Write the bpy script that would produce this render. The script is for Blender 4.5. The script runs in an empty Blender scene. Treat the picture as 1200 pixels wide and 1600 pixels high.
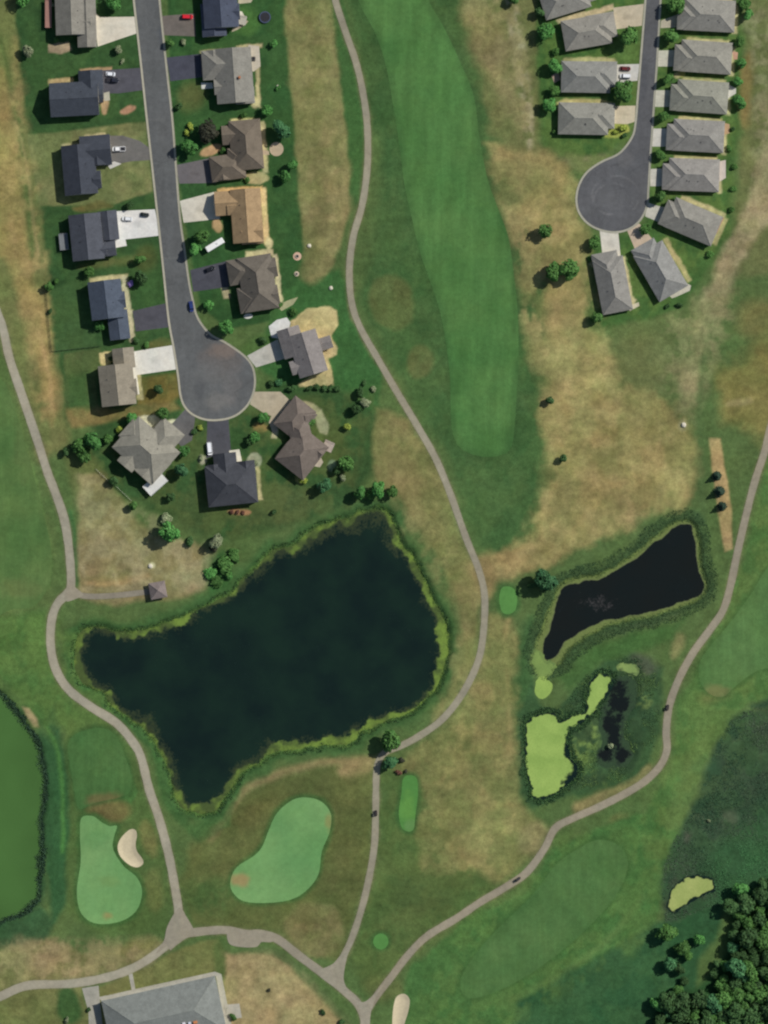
import bpy, bmesh, math, random
import numpy as np
from mathutils import Vector, Matrix
from mathutils.geometry import delaunay_2d_cdt

random.seed(7)
RNG = np.random.default_rng(11)
S = 0.3                      # metres per map unit
scene = bpy.context.scene
COL = scene.collection
KA = 0.93                    # albedo scale


def wx(px): return (px - 600.0) * S
def wy(py): return (800.0 - py) * S
def lin(c):
    c = np.asarray(c, float) / 255.0
    return np.where(c <= 0.04045, c / 12.92, ((c + 0.055) / 1.055) ** 2.4)
def alb(c, k=1.0): return tuple(float(v) for v in lin(c) / KA * k)


# ------------------------------------------------------------------ noise / distance fields
_T = RNG.random((256, 256))
def vnoise(X, Y, seed=0):
    xi = np.floor(X).astype(int); yi = np.floor(Y).astype(int)
    fx = X - xi; fy = Y - yi
    fx = fx * fx * (3 - 2 * fx); fy = fy * fy * (3 - 2 * fy)
    xi = xi + seed * 37; yi = yi + seed * 91
    a = _T[xi & 255, yi & 255]; b = _T[(xi + 1) & 255, yi & 255]
    c = _T[xi & 255, (yi + 1) & 255]; d = _T[(xi + 1) & 255, (yi + 1) & 255]
    return (a * (1 - fx) + b * fx) * (1 - fy) + (c * (1 - fx) + d * fx) * fy
def fbm(X, Y, scale, seed=0, octv=4):
    v = np.zeros(np.shape(X)); amp = 0.5; tot = 0; f = 1.0 / scale
    for o in range(octv):
        v += amp * vnoise(X * f + 17.3 * o, Y * f - 9.1 * o, seed + o * 5); tot += amp
        amp *= 0.5; f *= 2.03
    return v / tot - 0.5
def sstep(e0, e1, x):
    t = np.clip((x - e0) / (e1 - e0), 0, 1)
    return t * t * (3 - 2 * t)
def smooth_closed(pts, step=4.0):
    P = [np.array(p, float) for p in pts]; n = len(P); out = []
    for i in range(n):
        p0, p1, p2, p3 = P[i - 1], P[i], P[(i + 1) % n], P[(i + 2) % n]
        m = max(1, int(np.linalg.norm(p2 - p1) / step))
        for k in range(m):
            t = k / m
            out.append(0.5 * (2 * p1 + (p2 - p0) * t + (2 * p0 - 5 * p1 + 4 * p2 - p3) * t * t + (3 * p1 - p0 - 3 * p2 + p3) * t ** 3))
    return np.array(out)
def smooth_open(pts, step=4.0):
    P = [np.array(p, float) for p in pts]
    P = [2 * P[0] - P[1]] + P + [2 * P[-1] - P[-2]]; out = []
    for i in range(1, len(P) - 2):
        p0, p1, p2, p3 = P[i - 1], P[i], P[i + 1], P[i + 2]
        m = max(1, int(np.linalg.norm(p2 - p1) / step))
        for k in range(m):
            t = k / m
            out.append(0.5 * (2 * p1 + (p2 - p0) * t + (2 * p0 - 5 * p1 + 4 * p2 - p3) * t * t + (3 * p1 - p0 - 3 * p2 + p3) * t ** 3))
    out.append(P[-2])
    return np.array(out)
def seg_dist(A, B, X, Y):
    dx, dy = B[0] - A[0], B[1] - A[1]; L = dx * dx + dy * dy + 1e-9
    t = np.clip(((X - A[0]) * dx + (Y - A[1]) * dy) / L, 0, 1)
    return (X - A[0] - t * dx) ** 2 + (Y - A[1] - t * dy) ** 2
def sdf(poly, X, Y, margin=60.0):
    """signed distance in map units, negative inside"""
    poly = np.asarray(poly, float); shp = np.shape(X)
    X = np.ravel(X); Y = np.ravel(Y)
    out = np.full(X.shape, 1e3)
    lo = poly.min(0) - margin; hi = poly.max(0) + margin
    m = np.nonzero((X > lo[0]) & (X < hi[0]) & (Y > lo[1]) & (Y < hi[1]))[0]
    if len(m):
        x = X[m]; y = Y[m]; d = np.full(x.shape, 1e9); ins = np.zeros(x.shape, bool)
        for i in range(len(poly)):
            A = poly[i - 1]; B = poly[i]
            d = np.minimum(d, seg_dist(A, B, x, y))
            c = (A[1] > y) != (B[1] > y)
            if c.any():
                xx = (B[0] - A[0]) * (y - A[1]) / (B[1] - A[1] + 1e-12) + A[0]
                ins ^= c & (x < xx)
        d = np.sqrt(d); out[m] = np.where(ins, -d, d)
    return out.reshape(shp)
def line_dist(pts, X, Y, margin=40.0):
    pts = np.asarray(pts, float); shp = np.shape(X); X = np.ravel(X); Y = np.ravel(Y)
    out = np.full(X.shape, 1e3)
    lo = pts.min(0) - margin; hi = pts.max(0) + margin
    m = np.nonzero((X > lo[0]) & (X < hi[0]) & (Y > lo[1]) & (Y < hi[1]))[0]
    if len(m):
        d = np.full(m.shape, 1e9)
        for i in range(len(pts) - 1): d = np.minimum(d, seg_dist(pts[i], pts[i + 1], X[m], Y[m]))
        out[m] = np.sqrt(d)
    return out.reshape(shp)
def ell(cx, cy, rx, ry, ang=0, n=24):
    a = math.radians(ang); ca, sa = math.cos(a), math.sin(a)
    return [(cx + rx * math.cos(t) * ca - ry * math.sin(t) * sa, cy + rx * math.cos(t) * sa + ry * math.sin(t) * ca)
            for t in (2 * math.pi * k / n for k in range(n))]


# ------------------------------------------------------------------ the map: ponds, paths, greens
POND_BIG = smooth_closed([(567,803),(600,803),(613,823),(627,857),(647,880),(660,907),(679,947),(692,977),(695,1020),(684,1067),(655,1097),(613,1120),
    (567,1137),(550,1157),(510,1160),(467,1165),(427,1173),(400,1188),(373,1207),(353,1237),(331,1264),(300,1264),(279,1247),(267,1203),(247,1160),(217,1127),
    (177,1103),(160,1077),(127,1060),(120,1023),(125,993),(147,983),(187,990),(233,986),(267,976),(310,957),(337,945),(367,925),(393,901),(404,890),(430,863),
    (467,855),(483,833),(517,821),(550,811)], 5)
POND_SMALL = smooth_closed([(1060,823),(1077,822),(1084,843),(1087,887),(1096,913),(1083,931),(1033,950),(973,963),(927,980),(887,1007),(867,1031),(850,1033),
    (845,1010),(857,983),(870,943),(890,915),(933,905),(973,888),(1013,859),(1040,836)], 5)
POND_LIME = smooth_closed([(825,1128),(835,1120),(850,1117),(868,1118),(874,1128),(892,1122),(908,1117),(920,1100),(922,1068),(934,1056),(957,1060),(946,1080),
    (930,1108),(908,1128),(888,1142),(887,1165),(892,1185),(902,1200),(893,1216),(872,1233),(858,1241),(838,1248),(830,1232),(823,1195),(825,1160)], 4)
POND_SPOT = smooth_closed([(840,1066),(850,1062),(860,1070),(856,1084),(848,1090),(840,1084)], 4)
POND_STREAM = smooth_closed([(832,1025),(842,1022),(848,1034),(862,1040),(862,1052),(850,1058),(838,1050),(830,1038)], 4)
POND_POOL = smooth_closed([(967,1042),(985,1036),(998,1046),(995,1056),(982,1054)], 4)
POND_MARSH = smooth_closed([(958,1066),(972,1056),(988,1060),(992,1082),(986,1108),(977,1130),(970,1150),(984,1168),(984,1186),(970,1197),(946,1195),(934,1180),(942,1160),(938,1130),(942,1100),(950,1080)], 4)
POND_GREEN = smooth_closed([(-60,1080),(-10,1082),(8,1098),(25,1120),(44,1143),(58,1168),(64,1200),(66,1240),(62,1290),(60,1330),(57,1380),(53,1408),(35,1422),(10,1432),(-60,1440)], 6)
POND_REED = smooth_closed([(1048,1398),(1058,1383),(1072,1374),(1094,1371),(1111,1377),(1114,1390),(1098,1396),(1082,1405),(1066,1415),(1055,1424),(1046,1416)], 4)
PONDS = [POND_BIG, POND_SMALL, POND_LIME, POND_SPOT, POND_STREAM, POND_POOL, POND_MARSH, POND_GREEN, POND_REED]
POND_DEPTH = [1.1, 1.1, .5, .4, .4, .4, .6, .9, .4]
def ragged(pl, amp, sc=16):
    t = np.roll(pl, -1, 0) - np.roll(pl, 1, 0); t /= np.linalg.norm(t, axis=1)[:, None]
    d = (fbm(pl[:, 0], pl[:, 1], sc, 44, 3) + .6 * fbm(pl[:, 0], pl[:, 1], sc * 2.7, 47, 2)) * 2 * amp
    return pl + np.c_[-t[:, 1], t[:, 0]] * d[:, None]
def grown(pl, d):
    t = np.roll(pl, -1, 0) - np.roll(pl, 1, 0); t /= np.linalg.norm(t, axis=1)[:, None]
    ar = np.sum(pl[:, 0] * np.roll(pl[:, 1], -1) - np.roll(pl[:, 0], -1) * pl[:, 1])
    return pl + np.c_[t[:, 1], -t[:, 0]] * d * (1 if ar > 0 else -1)
POND_BIG = ragged(grown(POND_BIG, 2.0), 4.5); POND_SMALL = ragged(grown(POND_SMALL, 4.5), 2.2); POND_LIME = ragged(POND_LIME, 4.0, 9); POND_REED = ragged(POND_REED, 3.5, 8); POND_MARSH = ragged(POND_MARSH, 5, 10)
POND_SPOT = ragged(POND_SPOT, 3, 7); POND_STREAM = ragged(POND_STREAM, 5, 7); POND_POOL = ragged(POND_POOL, 5, 7); POND_GREEN = ragged(POND_GREEN, 2.5)
PONDS = [POND_BIG, POND_SMALL, POND_LIME, POND_SPOT, POND_STREAM, POND_POOL, POND_MARSH, POND_GREEN, POND_REED]
BUNKER_A = smooth_closed([(203,1296),(212,1297),(214,1306),(212,1318),(214,1330),(222,1341),(224,1349),(216,1355),(205,1353),(193,1344),(186,1334),(184,1321),(190,1308)], 3)
BUNKER_B = smooth_closed([(620,1557),(632,1553),(640,1562),(638,1580),(632,1600),(628,1622),(614,1622),(613,1595),(615,1572)], 3)


def pond_field(X, Y):
    """per-pond signed distances -> combined"""
    return [sdf(p, X, Y, 70) for p in PONDS]
def height_px(X, Y, fields=None):
    X = np.asarray(X, float); Y = np.asarray(Y, float)
    x = (X - 600) * S; y = (800 - Y) * S
    h = (0.34 * np.sin(x / 23 + 1.3) * np.sin(y / 29 + .4) + 0.22 * np.sin(x / 13 + y / 17) + 0.10 * np.sin(x / 7.0 - y / 9.0 + 2.0))
    fs = fields if fields is not None else pond_field(X, Y)
    mn = np.full(X.shape, 1e3); low = np.zeros(X.shape)
    for f, dep in zip(fs, POND_DEPTH):
        mn = np.minimum(mn, f)
        s = f * S
        low = np.minimum(low, -dep * sstep(3.4, -0.2, s) - 0.9 * sstep(0.2, -4.0, s))
    h = h * sstep(4, 45, mn) + low
    for b in (BUNKER_A, BUNKER_B):
        h = h - 0.55 * sstep(1.5, -8, sdf(b, X, Y, 12))
    return h
def hz(px, py): return float(height_px(np.array([float(px)]), np.array([float(py)]))[0])


# ------------------------------------------------------------------ object helpers
def tag(o, label=None, cat=None, group=None, kind=None):
    if label: o['label'] = label
    if cat: o['category'] = cat
    if group: o['group'] = group
    if kind: o['kind'] = kind
    return o
def link(o, parent=None):
    COL.objects.link(o)
    if parent: o.parent = parent
    return o
def empty(name, loc, rz=0.0, s=1.0):
    o = bpy.data.objects.new(name, None); o.empty_display_size = 0.5
    o.location = loc; o.rotation_euler = (0, 0, rz); o.scale = (s, s, s)
    return link(o)
def np_mesh(name, V, F, smooth=False):
    me = bpy.data.meshes.new(name); V = np.asarray(V, np.float32); F = np.asarray(F, np.int32)
    k = F.shape[1]
    me.vertices.add(len(V)); me.vertices.foreach_set('co', V.ravel())
    me.loops.add(F.size); me.loops.foreach_set('vertex_index', F.ravel())
    me.polygons.add(len(F)); me.polygons.foreach_set('loop_start', np.arange(0, F.size, k, dtype=np.int32))
    me.update(calc_edges=True)
    me.polygons.foreach_set('use_smooth', np.full(len(F), smooth))
    return me
def set_col(me, rgb, name='Col'):
    a = me.color_attributes.new(name, 'FLOAT_COLOR', 'POINT')
    a.data.foreach_set('color', np.c_[rgb, np.ones(len(rgb))].astype(np.float32).ravel())
def set_val(me, v, name):
    a = me.attributes.new(name, 'FLOAT', 'POINT'); a.data.foreach_set('value', np.asarray(v, np.float32))
def obj(name, me, mats, parent=None):
    for m in (mats if isinstance(mats, (list, tuple)) else [mats]): me.materials.append(m)
    return link(bpy.data.objects.new(name, me), parent)
class MB:
    """collects solids and links them as one mesh object"""
    def __init__(s): s.v = []; s.f = []; s.m = []
    def add(s, V, F, m=0):
        b = len(s.v); s.v += [tuple(map(float, p)) for p in V]
        s.f += [tuple(b + i for i in f) for f in F]; s.m += [m] * len(F)
    def box(s, c, d, rz=0.0, m=0, taper=(1, 1)):
        x, y, z = d[0] / 2, d[1] / 2, d[2] / 2; V = []
        for k, (tx, ty) in ((-1, (1, 1)), (1, taper)):
            for i, j in ((-1, -1), (1, -1), (1, 1), (-1, 1)):
                px, py = i * x * tx, j * y * ty
                V.append((c[0] + px * math.cos(rz) - py * math.sin(rz), c[1] + px * math.sin(rz) + py * math.cos(rz), c[2] + k * z))
        s.add(V, [(3, 2, 1, 0), (4, 5, 6, 7), (0, 1, 5, 4), (1, 2, 6, 5), (2, 3, 7, 6), (3, 0, 4, 7)], m)
    def cyl(s, p, q, r0, r1=None, n=10, m=0):
        r1 = r0 if r1 is None else r1; p = Vector(p); q = Vector(q); d = (q - p).normalized()
        a = d.orthogonal().normalized(); b = d.cross(a); V = []
        for c, r in ((p, r0), (q, r1)):
            for k in range(n):
                t = 2 * math.pi * k / n; V.append(c + a * (r * math.cos(t)) + b * (r * math.sin(t)))
        s.add(V, [(k, (k + 1) % n, n + (k + 1) % n, n + k) for k in range(n)] + [tuple(range(n))[::-1], tuple(range(n, 2 * n))], m)
    def extrude(s, prof, z0, z1, m=0):
        n = len(prof)
        s.add([(x, y, z0) for x, y in prof] + [(x, y, z1) for x, y in prof],
              [(k, (k + 1) % n, n + (k + 1) % n, n + k) for k in range(n)] + [tuple(range(n))[::-1], tuple(range(n, 2 * n))], m)
    def build(s, name, mats, parent=None, bevel=0.0, smooth=False):
        me = bpy.data.meshes.new(name); me.from_pydata(s.v, [], s.f)
        bm = bmesh.new(); bm.from_mesh(me)
        for i, f in enumerate(bm.faces): f.material_index = s.m[i]; f.smooth = smooth
        bmesh.ops.recalc_face_normals(bm, faces=bm.faces)
        if bevel: bmesh.ops.bevel(bm, geom=[e for e in bm.edges], offset=bevel, segments=2, affect='EDGES', profile=.6, clamp_overlap=True)
        bm.to_mesh(me); bm.free()
        return obj(name, me, mats, parent)


# ------------------------------------------------------------------ materials
def new_mat(name):
    m = bpy.data.materials.new(name); m.use_nodes = True
    nt = m.node_tree; b = nt.nodes['Principled BSDF']
    return m, nt, b
def N(nt, t, **kw):
    n = nt.nodes.new(t)
    for k, v in kw.items(): setattr(n, k, v)
    return n
def noise(nt, vec, scale, detail=4, rough=.55, dist=0.0):
    n = N(nt, 'ShaderNodeTexNoise'); n.inputs['Scale'].default_value = scale; n.inputs['Detail'].default_value = detail
    n.inputs['Roughness'].default_value = rough; n.inputs['Distortion'].default_value = dist
    nt.links.new(vec, n.inputs['Vector']); return n.outputs['Fac']
def remap(nt, v, a, b, c, d):
    n = N(nt, 'ShaderNodeMapRange'); n.clamp = True
    nt.links.new(v, n.inputs[0])
    for i, q in enumerate((a, b, c, d)): n.inputs[i + 1].default_value = q
    return n.outputs[0]
def mmath(nt, op, a, b):
    n = N(nt, 'ShaderNodeMath', operation=op)
    for i, q in enumerate((a, b)):
        if isinstance(q, (int, float)): n.inputs[i].default_value = q
        else: nt.links.new(q, n.inputs[i])
    return n.outputs[0]
def vscale(nt, col, f):
    n = N(nt, 'ShaderNodeVectorMath', operation='SCALE'); nt.links.new(col, n.inputs[0]); nt.links.new(f, n.inputs['Scale']); return n.outputs[0]
def mixc(nt, f, a, b, mode='MIX'):
    n = N(nt, 'ShaderNodeMix', data_type='RGBA', blend_type=mode)
    for s_, q in ((n.inputs['Factor'], f), (n.inputs[6], a), (n.inputs[7], b)):
        if isinstance(q, (int, float)): s_.default_value = q
        elif isinstance(q, tuple): s_.default_value = (*q, 1)
        else: nt.links.new(q, s_)
    return n.outputs[2]
def geo_pos(nt): return N(nt, 'ShaderNodeNewGeometry').outputs['Position']
def mapping(nt, vec, scale=(1, 1, 1), rot=0.0):
    n = N(nt, 'ShaderNodeMapping'); nt.links.new(vec, n.inputs[0]); n.inputs['Scale'].default_value = scale; n.inputs['Rotation'].default_value = (0, 0, rot)
    return n.outputs[0]
def bump(nt, b, h, strength, dist=.1):
    n = N(nt, 'ShaderNodeBump'); n.inputs['Strength'].default_value = strength; n.inputs['Distance'].default_value = dist
    nt.links.new(h, n.inputs['Height']); nt.links.new(n.outputs[0], b.inputs['Normal'])
def attr(nt, name, out='Color'): return N(nt, 'ShaderNodeAttribute', attribute_name=name).outputs[out]

def mat_ground(name, amp=1.0, yellow=.35, streak=None, bumpy=.5):
    m, nt, b = new_mat(name); p = geo_pos(nt); c = attr(nt, 'Col')
    n1 = remap(nt, noise(nt, p, .09, 5, .6), .25, .75, 1 - .2 * amp, 1 + .2 * amp)
    n2 = remap(nt, noise(nt, p, .42, 5, .75), .3, .7, 1 - .26 * amp, 1 + .26 * amp)
    n3 = remap(nt, noise(nt, p, 2.3, 2, .6), .25, .75, 1 - .16 * amp, 1 + .16 * amp)
    f = mmath(nt, 'MULTIPLY', mmath(nt, 'MULTIPLY', n1, n2), n3)
    if streak is not None:
        pm = mapping(nt, p, (.5, .03, 1), streak)
        f = mmath(nt, 'MULTIPLY', f, remap(nt, noise(nt, pm, 1, 3), .3, .7, .93, 1.07))
    yn = remap(nt, noise(nt, mapping(nt, p, (1, 1, 1), .6), .06, 6, .68, .6), .42, .72, 0, yellow)
    c = mixc(nt, yn, c, mixc(nt, 1.0, c, (1.22, 1.08, .90), 'MULTIPLY'))
    gn = remap(nt, noise(nt, mapping(nt, p, (1, 1, 1), 2.1), .11, 5, .7), .5, .75, 0, yellow * .8)
    c = mixc(nt, gn, c, mixc(nt, 1.0, c, (.72, .9, .8), 'MULTIPLY'))
    nt.links.new(vscale(nt, c, f), b.inputs['Base Color'])
    b.inputs['Roughness'].default_value = .95; b.inputs['Specular IOR Level'].default_value = .1
    if bumpy: bump(nt, b, noise(nt, p, 1.3, 5, .7), bumpy, .25)
    return m
def mat_plain(name, col, rough=.8, var=.1, scale=1.0, spec=.3, metal=0.0, bumpy=0.0):
    m, nt, b = new_mat(name); p = geo_pos(nt)
    rgb = N(nt, 'ShaderNodeRGB'); rgb.outputs[0].default_value = (*col, 1)
    f = mmath(nt, 'MULTIPLY', remap(nt, noise(nt, p, scale, 5, .65), .25, .75, 1 - var, 1 + var), remap(nt, noise(nt, p, scale * .13, 3), .3, .7, 1 - var * .6, 1 + var * .6))
    nt.links.new(vscale(nt, rgb.outputs[0], f), b.inputs['Base Color'])
    b.inputs['Roughness'].default_value = rough; b.inputs['Specular IOR Level'].default_value = spec; b.inputs['Metallic'].default_value = metal
    if bumpy: bump(nt, b, noise(nt, p, scale * 2, 3), bumpy, .05)
    return m
_roofs = {}
def mat_roof(col):
    if col in _roofs: return _roofs[col]
    m, nt, b = new_mat('shingle'); p = geo_pos(nt)
    rgb = N(nt, 'ShaderNodeRGB'); rgb.outputs[0].default_value = (*alb(col), 1)
    w = N(nt, 'ShaderNodeTexWave', wave_type='BANDS', bands_direction='Z'); w.inputs['Scale'].default_value = 1.6; w.inputs['Distortion'].default_value = 1.2
    nt.links.new(p, w.inputs['Vector'])
    f = mmath(nt, 'MULTIPLY', remap(nt, w.outputs['Fac'], 0, 1, .94, 1.05), remap(nt, noise(nt, p, 1.6, 5, .75), .25, .75, .76, 1.24))
    f = mmath(nt, 'MULTIPLY', f, remap(nt, noise(nt, mapping(nt, p, (1, 1, .4)), .35, 5, .7), .3, .7, .82, 1.16))
    nt.links.new(vscale(nt, rgb.outputs[0], f), b.inputs['Base Color'])
    b.inputs['Roughness'].default_value = .92; b.inputs['Specular IOR Level'].default_value = .2
    _roofs[col] = m
    return m
def mat_leaf(name, col, col2):
    m, nt, b = new_mat(name); p = N(nt, 'ShaderNodeTexCoord').outputs['Object']
    oi = N(nt, 'ShaderNodeObjectInfo').outputs['Random']
    f = remap(nt, noise(nt, p, 2.2, 3), .35, .65, 0, 1)
    c = mixc(nt, f, col, col2)
    c = vscale(nt, c, mmath(nt, 'MULTIPLY', remap(nt, oi, 0, 1, .75, 1.25), remap(nt, noise(nt, p, 9, 2), .3, .7, .75, 1.25)))
    nt.links.new(c, b.inputs['Base Color'])
    b.inputs['Roughness'].default_value = .7; b.inputs['Specular IOR Level'].default_value = .2
    return m
def mat_water(name, rough=.08, weed=1.0, deepc=(18, 32, 29), deepd=(24, 42, 33), mott=1.0):
    """open water with weed and algae floating on it: Col is the weed colour, Alg how much covers the surface"""
    m, nt, b = new_mat(name); p = geo_pos(nt)
    c = attr(nt, 'Col'); a = attr(nt, 'Alg', 'Fac')
    nz = mmath(nt, 'ADD', mmath(nt, 'MULTIPLY', noise(nt, p, .9, 5, .7), .55), mmath(nt, 'MULTIPLY', noise(nt, p, .25, 4, .6), .45))
    cov = remap(nt, mmath(nt, 'ADD', a, mmath(nt, 'MULTIPLY', mmath(nt, 'SUBTRACT', nz, .5), 1.5 * weed)), .38, .62, 0, 1)
    cv = vscale(nt, c, remap(nt, noise(nt, p, 1.6, 4, .7), .25, .75, 1 - .3 * mott, 1 + .25 * mott))
    deep = N(nt, 'ShaderNodeRGB'); deep.outputs[0].default_value = (*alb(deepc), 1)
    d2 = mixc(nt, remap(nt, noise(nt, p, .05, 4), .35, .65, 0, 1), deep.outputs[0], alb(deepd))
    glint = mmath(nt, 'MULTIPLY', remap(nt, noise(nt, p, 2.6, 2, .6), .70, .76, 0, .55), remap(nt, noise(nt, p, .04, 3), .46, .62, 0, 1))   # pale specks of sky glint painted into the water colour
    d2 = mixc(nt, glint, d2, alb((84, 108, 104)))
    nt.links.new(mixc(nt, cov, d2, cv), b.inputs['Base Color'])
    nt.links.new(remap(nt, cov, 0, 1, rough, .85), b.inputs['Roughness'])
    nt.links.new(remap(nt, cov, 0, 1, .22, .1), b.inputs['Specular IOR Level'])
    bump(nt, b, noise(nt, p, 1.1, 3), .12, .05)
    return m

M_GROUND = mat_ground('soil_and_grass')
M_FAIR = mat_ground('mown_fairway', .55, .3, 0.18, .25)
M_GREEN = mat_ground('putting_turf', .35, .22, None, .1)
M_ROAD = mat_ground('asphalt', .55, .12, None, .1)
def add_cracks(m):
    nt = m.node_tree; b = nt.nodes['Principled BSDF']; src = b.inputs['Base Color'].links[0].from_socket; p = geo_pos(nt)
    wv = N(nt, 'ShaderNodeVectorMath', operation='ADD'); ns = N(nt, 'ShaderNodeTexNoise'); ns.inputs['Scale'].default_value = .5; nt.links.new(p, ns.inputs['Vector']); nt.links.new(p, wv.inputs[0]); nt.links.new(ns.outputs['Color'], wv.inputs[1])
    out = src
    for sc, wd, amt in ((.085, .016, .28), (.22, .02, .14)):
        v = N(nt, 'ShaderNodeTexVoronoi', feature='DISTANCE_TO_EDGE'); v.inputs['Scale'].default_value = sc; nt.links.new(wv.outputs[0], v.inputs['Vector'])
        f = mmath(nt, 'MULTIPLY', remap(nt, v.outputs['Distance'], 0, wd, amt, 0), remap(nt, noise(nt, p, .06, 3), .42, .6, 0, 1))
        out = mixc(nt, f, out, (.035, .035, .037))
    nt.links.new(out, b.inputs['Base Color'])
add_cracks(M_ROAD)
M_PATH = mat_ground('path_paving', .5, .25, None, .1)
M_SAND = mat_plain('bunker_sand', alb((190, 178, 148)), .95, .1, .8, .1, 0, .3)
M_CONC = mat_plain('concrete', alb((176, 172, 156)), .85, .12, 1.2)
M_TRIM = mat_plain('white_trim', alb((190, 188, 180)), .6, .05)
M_GLASS = mat_plain('window_glass', (.02, .025, .03), .08, .05, 1, .6)
M_TYRE = mat_plain('tyre_rubber', (.02, .02, .02), .8, .1, 4)
M_CHROME = mat_plain('metal', (.5, .5, .5), .35, .05, 3, .5, .8)
M_LAMP = mat_plain('lamp_lens', (.75, .75, .7), .2, .02, 3, .5)
M_TAIL = mat_plain('tail_lens', (.35, .02, .02), .3, .02, 3, .5)
M_BARK = mat_plain('bark', (.07, .05, .035), .9, .25, 5)
M_WOOD = mat_plain('weathered_wood', alb((150, 138, 118)), .85, .12, 2.5)
M_BRICK = mat_plain('chimney_brick', alb((165, 105, 70)), .9, .15, 4)
M_BLACK = mat_plain('black_metal', (.025, .025, .03), .5, .1, 3)
M_BLUE = mat_plain('blue_plastic', (.06, .08, .14), .5, .1, 3)
_plain = {}
def paint(col, rough=.35, var=.04):
    k = (col, rough)
    if k not in _plain: _plain[k] = mat_plain('paint', alb(col), rough, var, 2, .5)
    return _plain[k]
LEAF = {
    'g': mat_leaf('leaf_green', (.046, .132, .028), (.084, .188, .042)),
    'b': mat_leaf('leaf_bright_green', (.050, .185, .036), (.092, .245, .060)),
    'd': mat_leaf('leaf_dark_green', (.034, .088, .026), (.056, .120, .036)),
    't': mat_leaf('leaf_blue_green', (.036, .125, .048), (.066, .175, .066)),
    'p': mat_leaf('leaf_pale_green', (.20, .26, .13), (.30, .33, .19)),
    'y': mat_leaf('leaf_yellow_green', (.22, .30, .04), (.32, .38, .07)),
    'k': mat_leaf('needle_dark', (.020, .045, .028), (.034, .066, .040)),
    'm': mat_leaf('blossom_purple', (.26, .17, .50), (.34, .24, .55)),
    'r': mat_leaf('leaf_red_brown', (.12, .05, .035), (.18, .09, .06)),
    'w': mat_leaf('leaf_plum_dark', (.035, .042, .026), (.055, .055, .034)),
}

# ------------------------------------------------------------------ land cover painted on the ground sheet
Z = []
def zone(poly, col, soft=6, amt=1.0, warp=5.0, grow=0.0, wscale=26, patch=0): Z.append(('P', np.array(poly, float), col, soft, amt, warp, grow, (wscale, patch)))
def zline(pts, w, col, soft=3, amt=1.0, warp=2.0): Z.append(('L', smooth_open(pts, 8), col, soft, amt, warp, w, (26, 0)))
BASE = (78, 98, 57)
# far left strip
zone([(-80,-60),(22,-60),(32,60),(46,190),(62,330),(78,440),(98,600),(108,700),(60,720),(30,620),(0,500),(-80,500)], (104,106,66), 10)
zone([(-60,80),(8,110),(16,170),(30,260),(40,330),(48,420),(64,480),(82,560),(90,640),(80,668),(66,620),(50,540),(34,480),(20,430),(6,400),(-60,400)], (142,124,80), 8, .85)
zline([(0,60),(20,150),(34,230),(44,320),(52,400)], 3, (70,94,50), 6, .75)
zline([(24,190),(40,250),(50,320),(60,400)], 2, (140,126,88), 3, .7)
zline([(62,520),(75,580),(84,650)], 3, (168,142,100), 4, .6)
zone([(-80,600),(0,588),(25,640),(50,720),(70,800),(84,860),(80,915),(55,948),(25,953),(-80,946)], (82,108,60), 3, 1, 2)
zone([(-80,955),(80,960),(75,1010),(100,1090),(200,1170),(120,1140),(60,1130),(0,1060),(-80,1050)], (72,104,54), 10, .9)
# lawns of the west side
zone([(30,-60),(215,-60),(235,200),(262,430),(275,545),(284,640),(262,700),(180,680),(104,655),(98,600),(78,450),(60,300),(42,200),(24,40)], (50,77,44), 4, 1, 3)
zone([(42,212),(130,202),(230,190),(238,300),(180,318),(62,322)], (112,115,76), 2.5, 1, 2)
zone(ell(196,275,28,20), (122,118,80), 14, .5)
zone(ell(146,323,30,6,-4), (118,104,64), 4, .8)
zone(ell(180,410,60,6,-10), (96,96,58), 5, .7)
zone(ell(230,405,18,22), (84,90,50), 8, .6)
zone([(75,455),(140,430),(152,540),(85,552)], (60,86,50), 3, 1, 2)
zone([(100,552),(158,544),(150,600),(156,655),(104,662)], (86,94,58), 3, .8, 2)
zone([(100,590),(140,580),(140,640),(104,650)], (58,88,48), 8, .8, 4)
zone([(104,640),(200,634),(270,622),(282,640),(220,655),(110,668)], (120,104,66), 5, .85)
zone([(218,590),(278,582),(282,618),(268,630),(216,632)], (108,94,52), 4, .9, 3)
zone(ell(248,538,22,6,-10), (112,100,60), 4, .7)
# lawns at the street end
zone([(96,700),(180,655),(300,650),(400,640),(430,590),(520,610),(585,610),(590,660),(580,740),(545,790),(440,825),(335,845),(240,800),(150,745)], (52,78,44), 8, 1, 5)
zone(ell(420,790,70,32,-8), (70,82,50), 12, .7)
zone(ell(305,800,40,30), (74,84,50), 14, .5)
zone(ell(510,690,30,40), (72,88,46), 10, .6)
zone(ell(407,668,14,8), (128,104,66), 4, .8)
zone([(100,705),(150,715),(200,790),(120,780),(108,740)], (92,98,58), 8, .8)
# plot with the shelter
zone([(124,742),(160,738),(198,792),(236,838),(300,846),(330,858),(326,918),(280,935),(180,944),(128,936),(120,850)], (124,114,80), 6, 1, 5)
zone(ell(160,830,26,50,-10), (134,122,86), 14, .6)
zone(ell(300,900,24,24), (146,132,102), 10, .7)
zone(ell(185,905,50,8,-6), (168,140,98), 5, .55)
zone(ell(175,900,40,6,-8), (92,104,62), 6, .5)
zline([(108,800),(116,850),(119,912)], 4, (58,94,54), 4, .9)
zone(ell(238,884,5,4), (190,182,150), 2, .9, 1)
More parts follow.
